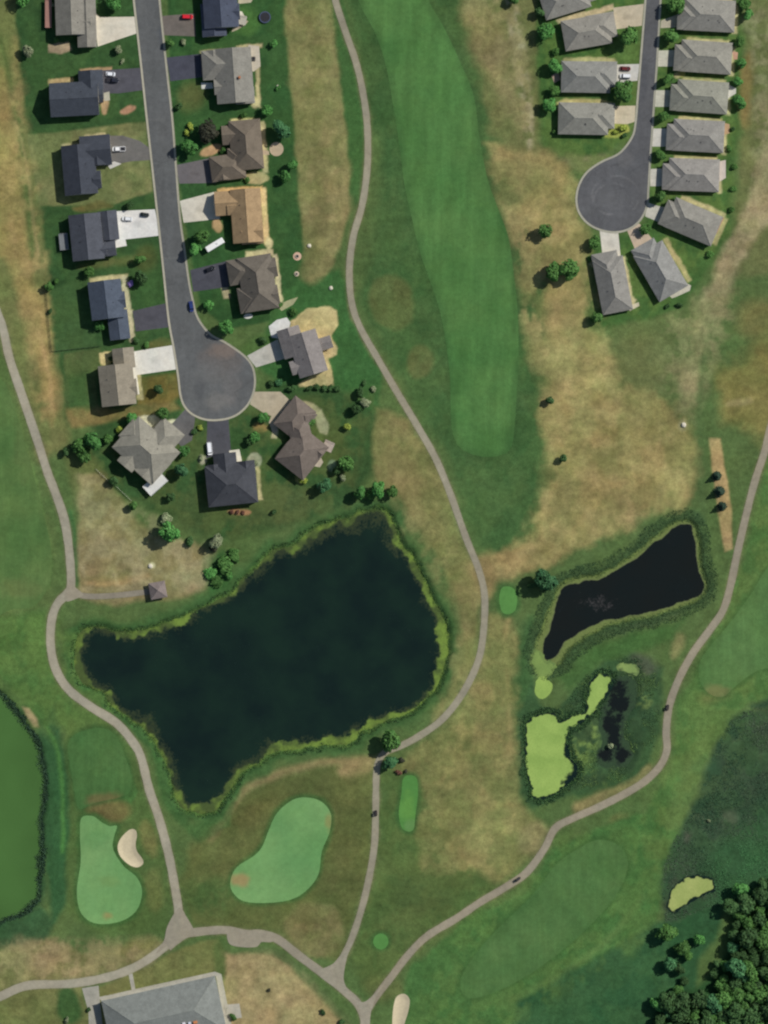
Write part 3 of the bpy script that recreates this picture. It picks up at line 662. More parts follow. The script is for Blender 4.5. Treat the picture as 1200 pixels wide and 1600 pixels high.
# ------------------------------------------------------------------ conforming sheets
def sheet(name, poly, mat, dz, col, spacing=8.0, stains=(), kind='structure', edge_drop=True, colfn=None, warpedge=0.0):
    poly = np.asarray(poly, float)
    if warpedge:
        poly = poly + np.c_[fbm(poly[:, 0], poly[:, 1], 9, 8, 3), fbm(poly[:, 0], poly[:, 1], 9, 15, 3)] * warpedge * 2
    lo, hi = poly.min(0), poly.max(0)
    xs = np.arange(lo[0] + spacing * .5, hi[0], spacing); ys = np.arange(lo[1] + spacing * .5, hi[1], spacing)
    pts = [Vector(p) for p in poly]; n = len(pts)
    if len(xs) and len(ys):
        A, B = np.meshgrid(xs, ys); A = A.ravel() + RNG.uniform(-.1, .1, A.size) * spacing; B = B.ravel()
        m = sdf(poly, A, B, spacing) < -spacing * .35
        pts += [Vector((a, b)) for a, b in zip(A[m], B[m])]
    v, e, f, *_ = delaunay_2d_cdt(pts, [(i, (i + 1) % n) for i in range(n)], [list(range(n))], 1, 1e-5)
    V = np.array([(p.x, p.y) for p in v])
    z = height_px(V[:, 0], V[:, 1]) + dz
    W3 = np.c_[wx(V[:, 0]), wy(V[:, 1]), z]
    tri = np.array([t[::-1] for t in f], np.int32)
    a, b, c = W3[tri[:, 0]], W3[tri[:, 1]], W3[tri[:, 2]]
    nz = np.cross(b - a, c - a)[:, 2]; tri[nz < 0] = tri[nz < 0][:, ::-1]
    me = np_mesh(name, W3, tri, True)
    if col is not None:
        rgb = np.tile(lin(col), (len(V), 1))
        if colfn is not None: rgb = colfn(V, rgb)
        for (cx, cy, rx, ry, c2, amt) in stains:
            q = np.sqrt(((V[:, 0] - cx) / rx) ** 2 + ((V[:, 1] - cy) / ry) ** 2) + fbm(V[:, 0], V[:, 1], 12, 4) * .8
            w = (amt * sstep(1.15, .45, q))[:, None]; rgb = rgb * (1 - w) + lin(c2) * w
        set_col(me, rgb / KA)
    o = obj(name, me, mat); o['kind'] = kind
    return o
def strip(name, pts, w, mat, dz, col, closed=False):
    C = smooth_open(pts, 4.0)
    t = np.gradient(C, axis=0); t /= np.linalg.norm(t, axis=1)[:, None] + 1e-9
    nrm = np.c_[-t[:, 1], t[:, 0]]
    ww = w * (1 + .10 * fbm(C[:, 0], C[:, 1], 14, 6, 3) * 2)
    offs = (-.5, -.25, 0, .25, .5)
    V = np.stack([C + nrm * (ww * o)[:, None] for o in offs], 1)
    k = len(offs); V2 = V.reshape(-1, 2)
    z = height_px(V2[:, 0], V2[:, 1]) + dz
    i = np.arange(len(C) - 1)[:, None] * k + np.arange(k - 1)[None, :]
    F = np.stack([i, i + k, i + k + 1, i + 1], -1).reshape(-1, 4)
    W3 = np.c_[wx(V2[:, 0]), wy(V2[:, 1]), z]
    a, b, c = W3[F[:, 0]], W3[F[:, 1]], W3[F[:, 2]]
    bad = np.cross(b - a, c - a)[:, 2] < 0; F[bad] = F[bad][:, ::-1]
    me = np_mesh(name, W3, F, True)
    rgb = np.tile(lin(col), (len(V2), 1))
    e = np.tile(np.abs(np.array(offs)) > .4, len(C))
    rgb[e] = rgb[e] * .8 + lin((104, 104, 74)) * .2
    q = fbm(V2[:, 0], V2[:, 1], 30, 9, 3)[:, None]
    rgb = rgb * (1 + q * .3)
    set_col(me, rgb / KA); o = obj(name, me, mat); o['kind'] = 'structure'
    return o
def inset(poly, d):
    t = np.roll(poly, -1, 0) - np.roll(poly, 1, 0); t /= np.linalg.norm(t, axis=1)[:, None]
    area = 0.5 * np.sum(poly[:, 0] * np.roll(poly[:, 1], -1) - np.roll(poly[:, 0], -1) * poly[:, 1])
    n = np.c_[-t[:, 1], t[:, 0]] * (1 if area > 0 else -1)
    return poly + n * d
def kerb(name, poly, prof, mat):
    """concrete kerb and gutter swept round a street edge; prof = (inset, height)"""
    rings = [inset(poly, p[0]) for p in prof]; k = len(prof); n = len(poly)
    V = []
    base = height_px(poly[:, 0], poly[:, 1])
    for r, p in zip(rings, prof): V.append(np.c_[wx(r[:, 0]), wy(r[:, 1]), height_px(r[:, 0], r[:, 1]) + p[1]])
    V = np.stack(V, 1).reshape(-1, 3)
    i = np.arange(n)[:, None] * k; j = (np.arange(n)[:, None] + 1) % n * k; c = np.arange(k - 1)[None, :]
    F = np.stack([i + c, j + c, j + c + 1, i + c + 1], -1).reshape(-1, 4)
    a, b, cc = V[F[:, 0]], V[F[:, 1]], V[F[:, 2]]
    if np.cross(b - a, cc - a)[:, 2].mean() < 0: F = F[:, ::-1]
    o = obj(name, np_mesh(name, V, F, False), mat); o['kind'] = 'structure'

def ring_marks(V, rgb):
    for (cx, cy, rx, ry) in ((958, 311, 30, 24), (962, 306, 37, 31)):
        q = np.abs(np.sqrt(((V[:, 0] - cx) / rx) ** 2 + ((V[:, 1] - cy) / ry) ** 2) - 1) * rx
        w = (.30 * sstep(2.2, .3, q) * sstep(-.18, .12, fbm(V[:, 0], V[:, 1], 14, 12, 3)))[:, None]
        rgb = rgb * (1 - w) + lin((128, 128, 128)) * w
    return lanes(V, rgb)
def lanes(V, rgb):
    q = fbm(V[:, 0], V[:, 1] * .12, 5, 31, 3)[:, None]; q2 = fbm(V[:, 0], V[:, 1], 40, 33, 3)[:, None]
    return rgb * (1 + q * .16 + q2 * .25)
def seams(V, rgb):
    for yy, sl in ((187, -.05), (404, -.04), (300, -.04), (92, -.05)):
        w = (.22 * sstep(1.6, .3, np.abs(V[:, 1] - yy - sl * (V[:, 0] - 250))))[:, None]
        rgb = rgb * (1 - w) + lin((112, 112, 108)) * w
    return lanes(V, rgb)
sheet('road', inset(ROAD_A, 2.4), M_ROAD, .045, (90, 92, 92), 2.6, [(350,548,26,14,(120,104,92),.75), (346,560,40,30,(104,98,94),.5), (340,628,24,16,(116,114,110),.55), (325,585,30,22,(100,101,100),.6), (362,600,16,34,(108,106,104),.5), (312,610,12,24,(78,80,82),.5), (258,60,12,30,(70,74,80),.5)], colfn=seams)
sheet('road', inset(ROAD_B, 2.0), M_ROAD, .045, (88, 89, 91), 2.2, [(978,250,16,14,(104,104,104),.5), (958,311,26,20,(96,97,98),.5), (1005,130,9,50,(72,74,78),.5)], colfn=ring_marks)
PROF = ((0, -.12), (0.02, .15), (.55, .15), (.75, .07), (2.6, .055), (3.2, .06))
kerb('kerb', ROAD_A, PROF, mat_plain('kerb_concrete', alb((160, 156, 138)), .85, .12, 1.0))
kerb('kerb', ROAD_B, PROF, mat_plain('kerb_concrete', alb((154, 152, 136)), .85, .12, 1.0))
for pts, w, dz, c in PATHS: strip('cart_path', pts, w, M_PATH, dz, c)
for pl, dz, c in PATH_FILLS: sheet('cart_path', smooth_closed(pl, 4), M_PATH, dz, c, 6)

def mow(ang, per, a, edge=None):
    def fn(V, rgb):
        t = (V[:, 0] * math.cos(ang) + V[:, 1] * math.sin(ang)) / per + fbm(V[:, 0], V[:, 1], 60, 2, 2) * .6
        s = sstep(-.4, .4, np.sin(t * 2 * math.pi))[:, None] - .5
        q2 = fbm(V[:, 0], V[:, 1] * .35, 16, 43, 4)[:, None]; rgb = rgb * (1 + q2 * .22)
        if edge is not None:
            e = sstep(-14, 0, sdf(edge[0], V[:, 0], V[:, 1], 20) + 12 * fbm(V[:, 0], V[:, 1], 12, 45, 3))[:, None] * edge[2]
            rgb = rgb * (1 - e) + lin(edge[1]) * e
        q = fbm(V[:, 0], V[:, 1], 70, 41, 4)[:, None]
        return rgb * (1 + a * s + q * .35) * (1 + q * np.array([.35, .0, .1]))
    return fn
sheet('fairway', FAIRWAYS[0], M_FAIR, .030, (75, 113, 61), 4, [(760,690,50,30,(62,98,52),.4), (690,150,40,120,(80,122,66),.4)], colfn=mow(.16, 30, .085, (FAIRWAYS[0], (62,94,52), .6)))
sheet('fairway', FAIRWAYS[1], M_FAIR, .030, (76, 110, 62), 5, [(1122,1080,22,14,(116,116,74),.7)], colfn=mow(2.2, 26, .05, (FAIRWAYS[1], (72,102,55), .45)))
sheet('fairway', FAIRWAYS[2], M_FAIR, .030, (76, 108, 61), 5, [(950,1350,40,40,(64,98,52),.5), (820,1500,50,30,(66,100,56),.5)], colfn=mow(2.5, 30, .05, (FAIRWAYS[2], (68,100,54), .4)))
sheet('fairway', FAIRWAYS[3], M_FAIR, .030, (68, 102, 56), 4, [(165,1250,36,14,(104,92,60),.7)], colfn=mow(.1, 14, .05, (FAIRWAYS[3], (66,98,54), .4)))
sheet('fairway', FAIRWAYS[4], M_FAIR, .030, (80, 108, 60), 5, [(40,700,20,60,(90,110,64),.6), (30,920,40,20,(96,108,64),.6)], colfn=mow(.3, 22, .05, (FAIRWAYS[4], (82,106,60), .6)))
sheet('putting_green', GREENS['putting_green'][0], M_GREEN, .035, (106, 146, 90), 4, [(168,1430,10,7,(140,132,84),.8), (170,1378,22,10,(108,136,80),.5), (150,1310,26,20,(84,128,76),.5)], colfn=mow(.3, 12, .03))
sheet('putting_green', GREENS['putting_green'][1], M_GREEN, .035, (104, 145, 89), 4, [(374,1375,18,12,(146,130,88),.9), (514,1285,7,18,(128,124,76),.7), (420,1335,20,40,(110,150,92),.4)], colfn=mow(.8, 12, .03))
sheet('tee_box', GREENS['tee_box'][0], M_GREEN, .035, (82, 128, 66), 4)
sheet('tee_box', GREENS['tee_box'][1], M_GREEN, .035, (76, 124, 62), 3, [(636,1262,16,26,(92,138,66),.8), (640,1290,12,12,(96,132,78),.7)])
sheet('tee_box', GREENS['tee_box'][2], M_GREEN, .035, (80, 128, 66), 3)
sheet('sand_bunker', BUNKER_A, M_SAND, .035, None, 3)
sheet('sand_bunker', BUNKER_B, M_SAND, .035, None, 3)

LIGHT, MID, ASPH, FADED = (188, 182, 166), (166, 160, 146), (72, 74, 82), (98, 95, 96)
DRIVES = [
 ([(149,20),(156,27),(211,26),(214,52),(190,60),(153,73),(150,50)], (196,190,174)), ([(160,110),(220,106),(223,141),(186,146),(162,146)], (80,80,86)),
 ([(168,212),(192,212),(218,220),(232,230),(236,250),(206,252),(172,258)], (104,102,98)), ([(180,330),(242,327),(250,368),(196,374),(198,384),(176,388),(180,372)], (206,205,200)),
 ([(207,486),(258,474),(266,511),(212,518)], (76,76,82)), ([(204,550),(277,538),(283,576),(214,586),(218,616),(210,616)], (202,200,190)),
 ([(290,639),(305,653),(300,688),(284,698),(258,674)], (92,92,92)), ([(324,655),(357,655),(361,706),(322,716)], (74,75,80)),
 ([(250,25),(304,21),(306,57),(256,55)], (104,98,92)), ([(260,90),(314,84),(318,120),(266,127)], (70,72,82)),
 ([(275,258),(333,246),(338,286),(280,287)], (100,97,98)), ([(281,314),(338,299),(344,342),(287,348)], (194,189,174)),
 ([(297,422),(354,408),(358,448),(302,456)], (74,75,82)), ([(386,556),(434,530),(446,560),(400,574)], (172,170,160)),
 ([(396,612),(438,612),(456,628),(446,646),(434,660),(434,674),(426,676),(420,660),(424,650),(410,644),(391,632)], (168,158,136)),
 ([(958,12),(1006,6),(1003,40),(962,46)], (176,166,144)), ([(960,101),(999,100),(996,126),(962,130)], (186,184,176)), ([(955,166),(993,165),(992,190),(980,194),(955,193)], (186,176,152)),
 ([(1033,32),(1066,20),(1066,42),(1032,44)], (172,166,146)), ([(1029,79),(1064,78),(1062,104),(1028,104)], (180,178,162)), ([(1024,141),(1060,141),(1056,167),(1023,167)], (178,176,160)),
 ([(1020,201),(1052,201),(1050,229),(1019,229)], (186,184,174)), ([(1016,264),(1046,263),(1044,291),(1016,291)], (184,180,168)), ([(1012,316),(1022,320),(1048,326),(1034,349),(1008,338)], (178,176,164)),
 ([(979,358),(999,349),(1020,374),(994,394)], (176,160,140)), ([(937,361),(966,363),(970,402),(942,405)], (190,186,174)),
 ([(128,1544),(154,1540),(156,1562),(164,1640),(140,1640),(138,1580)], (152,150,138)), ([(201,1523),(207,1521),(212,1548),(206,1549)], (160,158,146)),
]
for pl, c in DRIVES:
    Pl = []
    for i in range(len(pl)):
        a, b = np.array(pl[i]), np.array(pl[(i + 1) % len(pl)]); m = max(1, int(np.linalg.norm(b - a) / 8))
        Pl += [a + (b - a) * k / m for k in range(m)]
    cc = ((pl[0][0] + pl[2][0]) / 2, (pl[0][1] + pl[2][1]) / 2)
    sheet('driveway', Pl, M_ROAD if sum(c) < 260 else M_PATH, .024, c, 4, [(cc[0], cc[1], 9, 5, tuple(int(v * .86) for v in c), .6)])
PATIOS = [([(314,129),(332,129),(333,138),(315,139)], (196,196,188)), (ell(388,494,7,4,-8), (206,204,196)), ([(366,16),(378,18),(384,28),(374,34),(366,30)], (196,192,178)), ([(388,70),(405,72),(407,104),(396,112),(388,108)], (176,168,152)), (ell(432,233,11,11), (172,156,132)), ([(420,236),(410,234),(410,242),(421,242)], (172,156,132)),
 ([(358,704),(374,702),(378,720),(366,726),(360,722)], (198,194,178)), ([(420,510),(432,500),(448,496),(454,504),(450,520),(440,530),(424,527)], (196,196,192)),
 ([(434,478),(448,470),(466,464),(458,476),(440,486)], (150,150,116)), ([(486,722),(500,712),(505,722),(500,730),(488,728)], (172,164,148)), ([(368,28),(380,30),(388,33),(384,38),(372,46),(362,50)], (168,158,136)),
 ([(160,146),(171,143),(172,157),(163,158)], (168,166,150)), ([(190,256),(178,252),(168,258),(172,264)], (190,188,180)), ([(398,-6),(392,4),(372,6),(374,-20)], (170,164,140)),
 ([(1133,130),(1150,138),(1150,146),(1140,152),(1133,160)], (192,190,180)), ([(1124,190),(1140,194),(1140,208),(1128,212)], (166,140,110)), ([(1124,252),(1134,250),(1134,278),(1124,284)], (186,176,166)), ([(1144,80),(1153,82),(1152,93),(1146,93)], (176,140,120)),
 ([(1044,460),(1068,440),(1080,446),(1078,454),(1056,464),(1050,466)], (180,176,160)), ([(1118,338),(1132,340),(1126,352),(1120,366)], (160,134,110)), ([(982,478),(998,472),(999,478),(984,486)], (176,170,148)), ([(378,142),(388,122),(384,132)], (170,160,120)),
 ([(348,1570),(374,1568),(378,1590),(350,1594)], (168,164,150)), ([(154,1558),(336,1518),(342,1524),(160,1566)], (160,158,146)), ([(336,1518),(346,1522),(362,1602),(352,1604)], (168,166,150)),
 ([(862,118),(872,112),(876,124),(866,130)], (160,140,124))]
for pl, c in PATIOS: sheet('patio', pl, M_PATH, .030, c, 4)
for cx, cy, r in ((464.5, 400.5, 6.5), (463.5, 428, 4)): sheet('gravel_circle', ell(cx, cy, r, r), M_PATH, .03, (190, 160, 140) if r > 5 else (180, 166, 146), 3)

# ------------------------------------------------------------------ water
def pond(name, i, rgbfn, mat, z):
    pl = PONDS[i]; lo = pl.min(0) - 8; hi = pl.max(0) + 8
    st = 2.0
    xs = np.arange(lo[0], hi[0] + st, st); ys = np.arange(lo[1], hi[1] + st, st)
    A, B = np.meshgrid(xs, ys); d = sdf(pl, A, B, 80)
    keep = d < 5.5; ii = np.full(A.shape, -1); ii[keep] = np.arange(keep.sum())
    q = keep[:-1, :-1] & keep[1:, :-1] & keep[:-1, 1:] & keep[1:, 1:]
    F = np.stack([ii[1:, :-1][q], ii[1:, 1:][q], ii[:-1, 1:][q], ii[:-1, :-1][q]], -1)
    X, Y, D = A[keep], B[keep], d[keep]
    rgb, al = rgbfn(X, Y, D)
    me = np_mesh(name, np.c_[wx(X), wy(Y), np.full(X.shape, z)], F, True)
    set_col(me, rgb / KA); set_val(me, al, 'Alg')
    o = obj(name, me, mat); o['kind'] = 'structure'
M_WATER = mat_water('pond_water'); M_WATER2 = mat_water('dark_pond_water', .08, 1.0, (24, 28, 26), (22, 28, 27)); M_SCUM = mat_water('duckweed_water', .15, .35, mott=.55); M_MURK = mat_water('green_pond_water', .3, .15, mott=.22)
def big_cover(X, Y, D):
    n = fbm(X, Y, 34, 51, 4); n2 = fbm(X, Y, 14, 55, 3)
    east = sstep(560, 680, X) * sstep(820, 900, Y); south = sstep(1090, 1150, Y) * sstep(380, 470, X)
    n3 = fbm(X, Y, 17, 57, 4); north = sstep(880, 840, Y) * sstep(430, 470, X)
    wid = 2.6 + 6 * east + 7 * south + 22 * n + 26 * n3 + 5 * sstep(1200, 1240, Y)
    wid = np.maximum(wid, -1.0)
    a1 = sstep(-wid - 4, -wid + 4, D)
    top = sstep(905, 840, Y) * sstep(400, 470, X); low = sstep(1080, 1180, Y) * sstep(280, 220, X)
    a2 = sstep(-34 - 70 * n - 20 * top - 25 * low, -4, D) * (.50 + .05 * top + .12 * low)
    bright = np.clip(.30 + .6 * east + .5 * south + 2.6 * n2, 0, 1)[:, None]
    c1 = lin((70, 86, 46)) * (1 - bright) + lin((108, 132, 58)) * bright
    rgb = lin((50, 60, 38)) * (1 - a1[:, None]) + c1 * a1[:, None]
    return rgb, np.maximum(a1 * .95, a2)
def small_cover(X, Y, D):
    n = fbm(X, Y, 20, 61, 3); wid = 3.0 + 9 * n + 5 * sstep(1000, 940, X) * sstep(940, 990, Y)
    a = sstep(-wid - 2, -wid + 2.5, D)
    sp = np.exp(-(((X - 935) / 46) ** 2 + ((Y - 942) / 18) ** 2)) + .8 * np.exp(-(((X - 1040) / 14) ** 2 + ((Y - 846) / 8) ** 2))
    rgb = lin((66, 64, 64)) * (1 - a[:, None]) + lin((104, 118, 66)) * a[:, None]
    return rgb, np.maximum(a * .95, .47 * sp)
def lime(c1, c2, edge=3, full=.95):
    edge2 = .30 if edge > 3 else (.34 if full == .85 else .72)
    def fn(X, Y, D):
        n = fbm(X, Y, 18, 71, 4)[:, None]; f = np.clip(.5 + 1.6 * n, 0, 1); n2 = fbm(X, Y, 7, 73, 3)
        al = full * (edge2 + (1 - edge2) * sstep(.5, -3.5, D + 9 * n2))
        if edge > 3: al = al - .62 * sstep(872, 894, X + 34 * n[:, 0] + 14 * n2) * sstep(1134, 1150, Y) - .25 * sstep(898, 912, X) * sstep(.0, .2, n2)
        return lin(c1) * (1 - f) + lin(c2) * f, al
    return fn
def marsh(X, Y, D):
    n = fbm(X, Y, 12, 81, 3)
    return np.tile(lin((50, 70, 48)), (len(X), 1)), .36 + .40 * sstep(-11, 2, D) + n * .8
def murk(X, Y, D):
    n = fbm(X, Y, 60, 91, 3)[:, None]
    return lin((66, 100, 50)) * (1 + n * .35), np.where(D > -4, .62, .97)
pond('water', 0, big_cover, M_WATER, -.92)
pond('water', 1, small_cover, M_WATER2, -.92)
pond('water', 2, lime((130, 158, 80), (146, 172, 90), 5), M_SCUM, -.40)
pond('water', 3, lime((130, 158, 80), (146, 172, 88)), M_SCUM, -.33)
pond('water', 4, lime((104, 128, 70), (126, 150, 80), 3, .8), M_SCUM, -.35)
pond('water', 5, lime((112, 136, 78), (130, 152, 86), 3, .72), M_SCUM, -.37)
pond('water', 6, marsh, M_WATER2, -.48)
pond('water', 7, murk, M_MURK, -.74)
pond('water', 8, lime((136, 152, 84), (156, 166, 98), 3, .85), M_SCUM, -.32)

# ------------------------------------------------------------------ low growth nobody could count
def tufts(name, X, Y, size, tall, mat, per=3, rgb=None):
    """upright leaning blades in clumps"""
    n = len(X); z = np.maximum(height_px(X, Y), -1.0)
    X = np.repeat(wx(X), per); Y = np.repeat(wy(Y), per); z = np.repeat(z, per); m = n * per
    a = RNG.uniform(0, 2 * np.pi, m); le = RNG.uniform(.55, .98, m); sz = size * RNG.uniform(.6, 1.4, m); hh = tall * RNG.uniform(.6, 1.25, m)
    bx, by = X + RNG.normal(0, size * .5, m), Y + RNG.normal(0, size * .5, m)
    dx, dy = np.cos(a), np.sin(a)
    p0 = np.c_[bx - dy * sz * .5, by + dx * sz * .5, z - .1]; p1 = np.c_[bx + dy * sz * .5, by - dx * sz * .5, z - .1]
    top = np.c_[dx * hh * le, dy * hh * le, hh * np.sqrt(np.maximum(0.05, 1 - le ** 2))]
    p2 = p1 + top - np.c_[dy, -dx, 0 * dx] * (sz * .2)[:, None]; p3 = p0 + top + np.c_[dy, -dx, 0 * dx] * (sz * .2)[:, None]
    V = np.stack([p0, p1, p2, p3], 1).reshape(-1, 3); F = np.arange(m * 4).reshape(-1, 4)
    me = np_mesh(name, V, F)
    if rgb is not None: set_col(me, np.repeat(rgb, per * 4, 0) / KA)
    o = obj(name, me, mat); o['kind'] = 'stuff'
    return o
def mat_tuft():
    m, nt, b = new_mat('reed_leaf'); c = attr(nt, 'Col'); p = geo_pos(nt)
    nt.links.new(vscale(nt, c, remap(nt, noise(nt, p, .8, 3), .3, .7, .75, 1.3)), b.inputs['Base Color'])
    b.inputs['Roughness'].default_value = .8; b.inputs['Specular IOR Level'].default_value = .1
    return m
M_TUFT = mat_tuft()
def ring_pts(i, d0, d1, dens, seed):
    pl = PONDS[i]; lo = pl.min(0) - d1; hi = pl.max(0) + d1
    n = int((hi - lo).prod() * dens); r = np.random.default_rng(seed)
    X = r.uniform(lo[0], hi[0], n); Y = r.uniform(lo[1], hi[1], n); d = sdf(pl, X, Y, d1 + 10)
    d = d + fbm(X, Y, 14, 7, 3) * 12
    m = (d > d0) & (d < d1); return X[m], Y[m], d[m]
for i, d0, d1, dens, c1, c2, tall in ((0, 1.0, 8, .34, (48,74,44), (94,122,62), .55), (1, 0, 22, .34, (50,74,48), (84,106,62), .45), (2, 1.0, 9, .34, (46,72,46), (72,102,58), .8), (7, -1, 8, .36, (44,66,50), (66,92,60), 1.0)):
    X, Y, d = ring_pts(i, d0, d1, dens, 100 + i)
    inn = (X > -25) & (X < 1225) & (Y > -20) & (Y < 1620); X, Y = X[inn], Y[inn]
    d = d[inn]; f = np.clip(.85 - (d[:, None] - d0) / (d1 - d0) + RNG.normal(0, .28, (len(X), 1)), 0, 1); tufts('reed_bed', X, Y, .34, tall, M_TUFT, 3, lin(c1) * (1 - f) + lin(c2) * f)
def area_pts(poly, n, seed, avoid=()):
    poly = np.array(poly, float); r = np.random.default_rng(seed); lo, hi = poly.min(0), poly.max(0)
    X = r.uniform(lo[0], hi[0], n); Y = r.uniform(lo[1], hi[1], n); m = sdf(poly, X, Y) < 0
    for i in avoid: m &= sdf(PONDS[i], X, Y) > 1.5
    return X[m], Y[m]
X, Y = area_pts([(868,1132),(880,1100),(912,1058),(950,1030),(992,1024),(1030,1048),(1030,1120),(1018,1190),(984,1216),(930,1230),(876,1240),(900,1212),(890,1170),(888,1146)], 9000, 5, (2, 4, 5))
md = sdf(POND_MARSH, X, Y); dn = fbm(X, Y, 22, 18, 4); k = ((md > -2) | (RNG.random(len(X)) < .10)) & (RNG.random(len(X)) < sstep(-.12, .2, dn)); X, Y = X[k], Y[k]
f = np.clip(fbm(X, Y, 26, 14, 3)[:, None] * 2.2 + .35 + RNG.normal(0, .12, (len(X), 1)), 0, 1)
tufts('marsh_plants', X, Y, .45, .45, M_TUFT, 3, lin((52, 78, 52)) * (1 - f) + lin((92, 118, 64)) * f)
X, Y = area_pts([(1225,1096),(1172,1104),(1142,1126),(1122,1164),(1107,1204),(1094,1244),(1072,1284),(1052,1316),(1038,1352),(1033,1390),(1040,1440),(1062,1436),(1100,1420),(1150,1410),(1225,1380)], 22000, 6, (8,))
k = RNG.random(len(X)) < sstep(-.22, .15, fbm(X, Y, 26, 19, 4)); X, Y = X[k], Y[k]
f = np.clip(fbm(X, Y, 50, 16, 5)[:, None] * 2.6 + .35 + RNG.normal(0, .10, (len(X), 1)), 0, 1); gr = sstep(1290, 1340, Y)[:, None] * sstep(1080, 1140, X)[:, None]
tufts('marsh_plants', X, Y, .45, .42, M_TUFT, 3, (lin((52, 80, 57)) * (1 - f) + lin((80, 94, 74)) * f) * (1 - gr) + lin((68, 114, 70)) * gr)

# ------------------------------------------------------------------ buildings
OV = .45
def wing_parts(root, ox, oy, cx, cy, L, W, a, ends, e, pitch, roof_col, wall_m, name):
    """one roof with its walls; L runs along the ridge; ends: h = hip, g = gable"""
    A, B = L * S / 2, W * S / 2; rz = -math.radians(a); ca, sa = math.cos(rz), math.sin(rz)
    X0, Y0 = wx(cx) - ox, wy(cy) - oy
    T = lambda p: (X0 + p[0] * ca - p[1] * sa, Y0 + p[0] * sa + p[1] * ca, p[2])
    r = B * math.tan(pitch); t = .22
    xl = -A + (B if ends[0] == 'h' else 0); xr = A - (B if ends[1] == 'h' else 0)
    if xl > xr: xl = xr = (xl + xr) / 2
    V = [(-A, -B, e - t), (A, -B, e - t), (A, B, e - t), (-A, B, e - t), (-A, -B, e), (A, -B, e), (A, B, e), (-A, B, e), (xl, 0, e + r), (xr, 0, e + r)]
    mb = MB(); V = [T(p) for p in V]
    mb.add(V, [(4, 5, 9, 8), (6, 7, 8, 9)], 0)
    b = 0
    mb.f += [(7, 4, 8), (5, 6, 9)]; mb.m += [0 if ends[0] == 'h' else 2, 0 if ends[1] == 'h' else 2]
    mb.f += [(0, 3, 2, 1), (0, 1, 5, 4), (1, 2, 6, 5), (2, 3, 7, 6), (3, 0, 4, 7)]; mb.m += [1] * 5
    ro = mb.build(name, [mat_roof(roof_col), M_TRIM, wall_m], root)
    # ridge and hip caps
    cap = MB()
    def rib(p, q): cap.cyl(T((p[0], p[1], p[2] + .01)), T((q[0], q[1], q[2] + .01)), .11, .11, 6)
    if xr - xl > .3: rib((xl, 0, e + r), (xr, 0, e + r))
    if ends[0] == 'h': rib((-A, -B, e), (xl, 0, e + r)); rib((-A, B, e), (xl, 0, e + r))
    if ends[1] == 'h': rib((A, -B, e), (xr, 0, e + r)); rib((A, B, e), (xr, 0, e + r))
    if cap.v: cap.build('ridge_cap', mat_roof(tuple(min(255, int(c * 1.05) + 2) for c in roof_col)), ro)
    w = MB(); wa, wb = A - OV, B - OV
    prof = [T(p)[:2] for p in ((-wa, -wb, 0), (wa, -wb, 0), (wa, wb, 0), (-wa, wb, 0))]
    w.extrude(prof, -1.0, e - t - .003)
    w.build('wall', wall_m, root)
    return T, A, B, wa, wb, e, r, rz, ro
def panel(root, T, x, y, z, w, h, axis, mat, name, frame=None):
    """flat window or door set on a wall; axis x or y = the way it faces"""
    mb = MB(); sx, sy = (.06, w) if axis == 'x' else (w, .06)
    V = [T((x + i * sx / 2, y + j * sy / 2, z + k * h / 2)) for k in (-1, 1) for i, j in ((-1, -1), (1, -1), (1, 1), (-1, 1))]
    mb.add(V, [(3, 2, 1, 0), (4, 5, 6, 7), (0, 1, 5, 4), (1, 2, 6, 5), (2, 3, 7, 6), (3, 0, 4, 7)])
    o = mb.build(name, mat, root)
    if frame:
        fb = MB(); d = .05
        for (u0, u1, z0, z1) in ((-w/2-d, w/2+d, h/2, h/2+d), (-w/2-d, w/2+d, -h/2-d, -h/2), (-w/2-d, -w/2, -h/2, h/2), (w/2, w/2+d, -h/2, h/2)):
            sg = .09 if axis == 'x' else .09
            V = []
            for k in (z0, z1):
                for i, j in ((-1, u0), (1, u0), (1, u1), (-1, u1)):
                    V.append(T((x + i * sg / 2, y + j, z + k)) if axis == 'x' else T((x + j, y + i * sg / 2, z + k)))
            fb.add(V, [(3, 2, 1, 0), (4, 5, 6, 7), (0, 1, 5, 4), (1, 2, 6, 5), (2, 3, 7, 6), (3, 0, 4, 7)])
        fb.build('frame', M_TRIM, o)
    return o
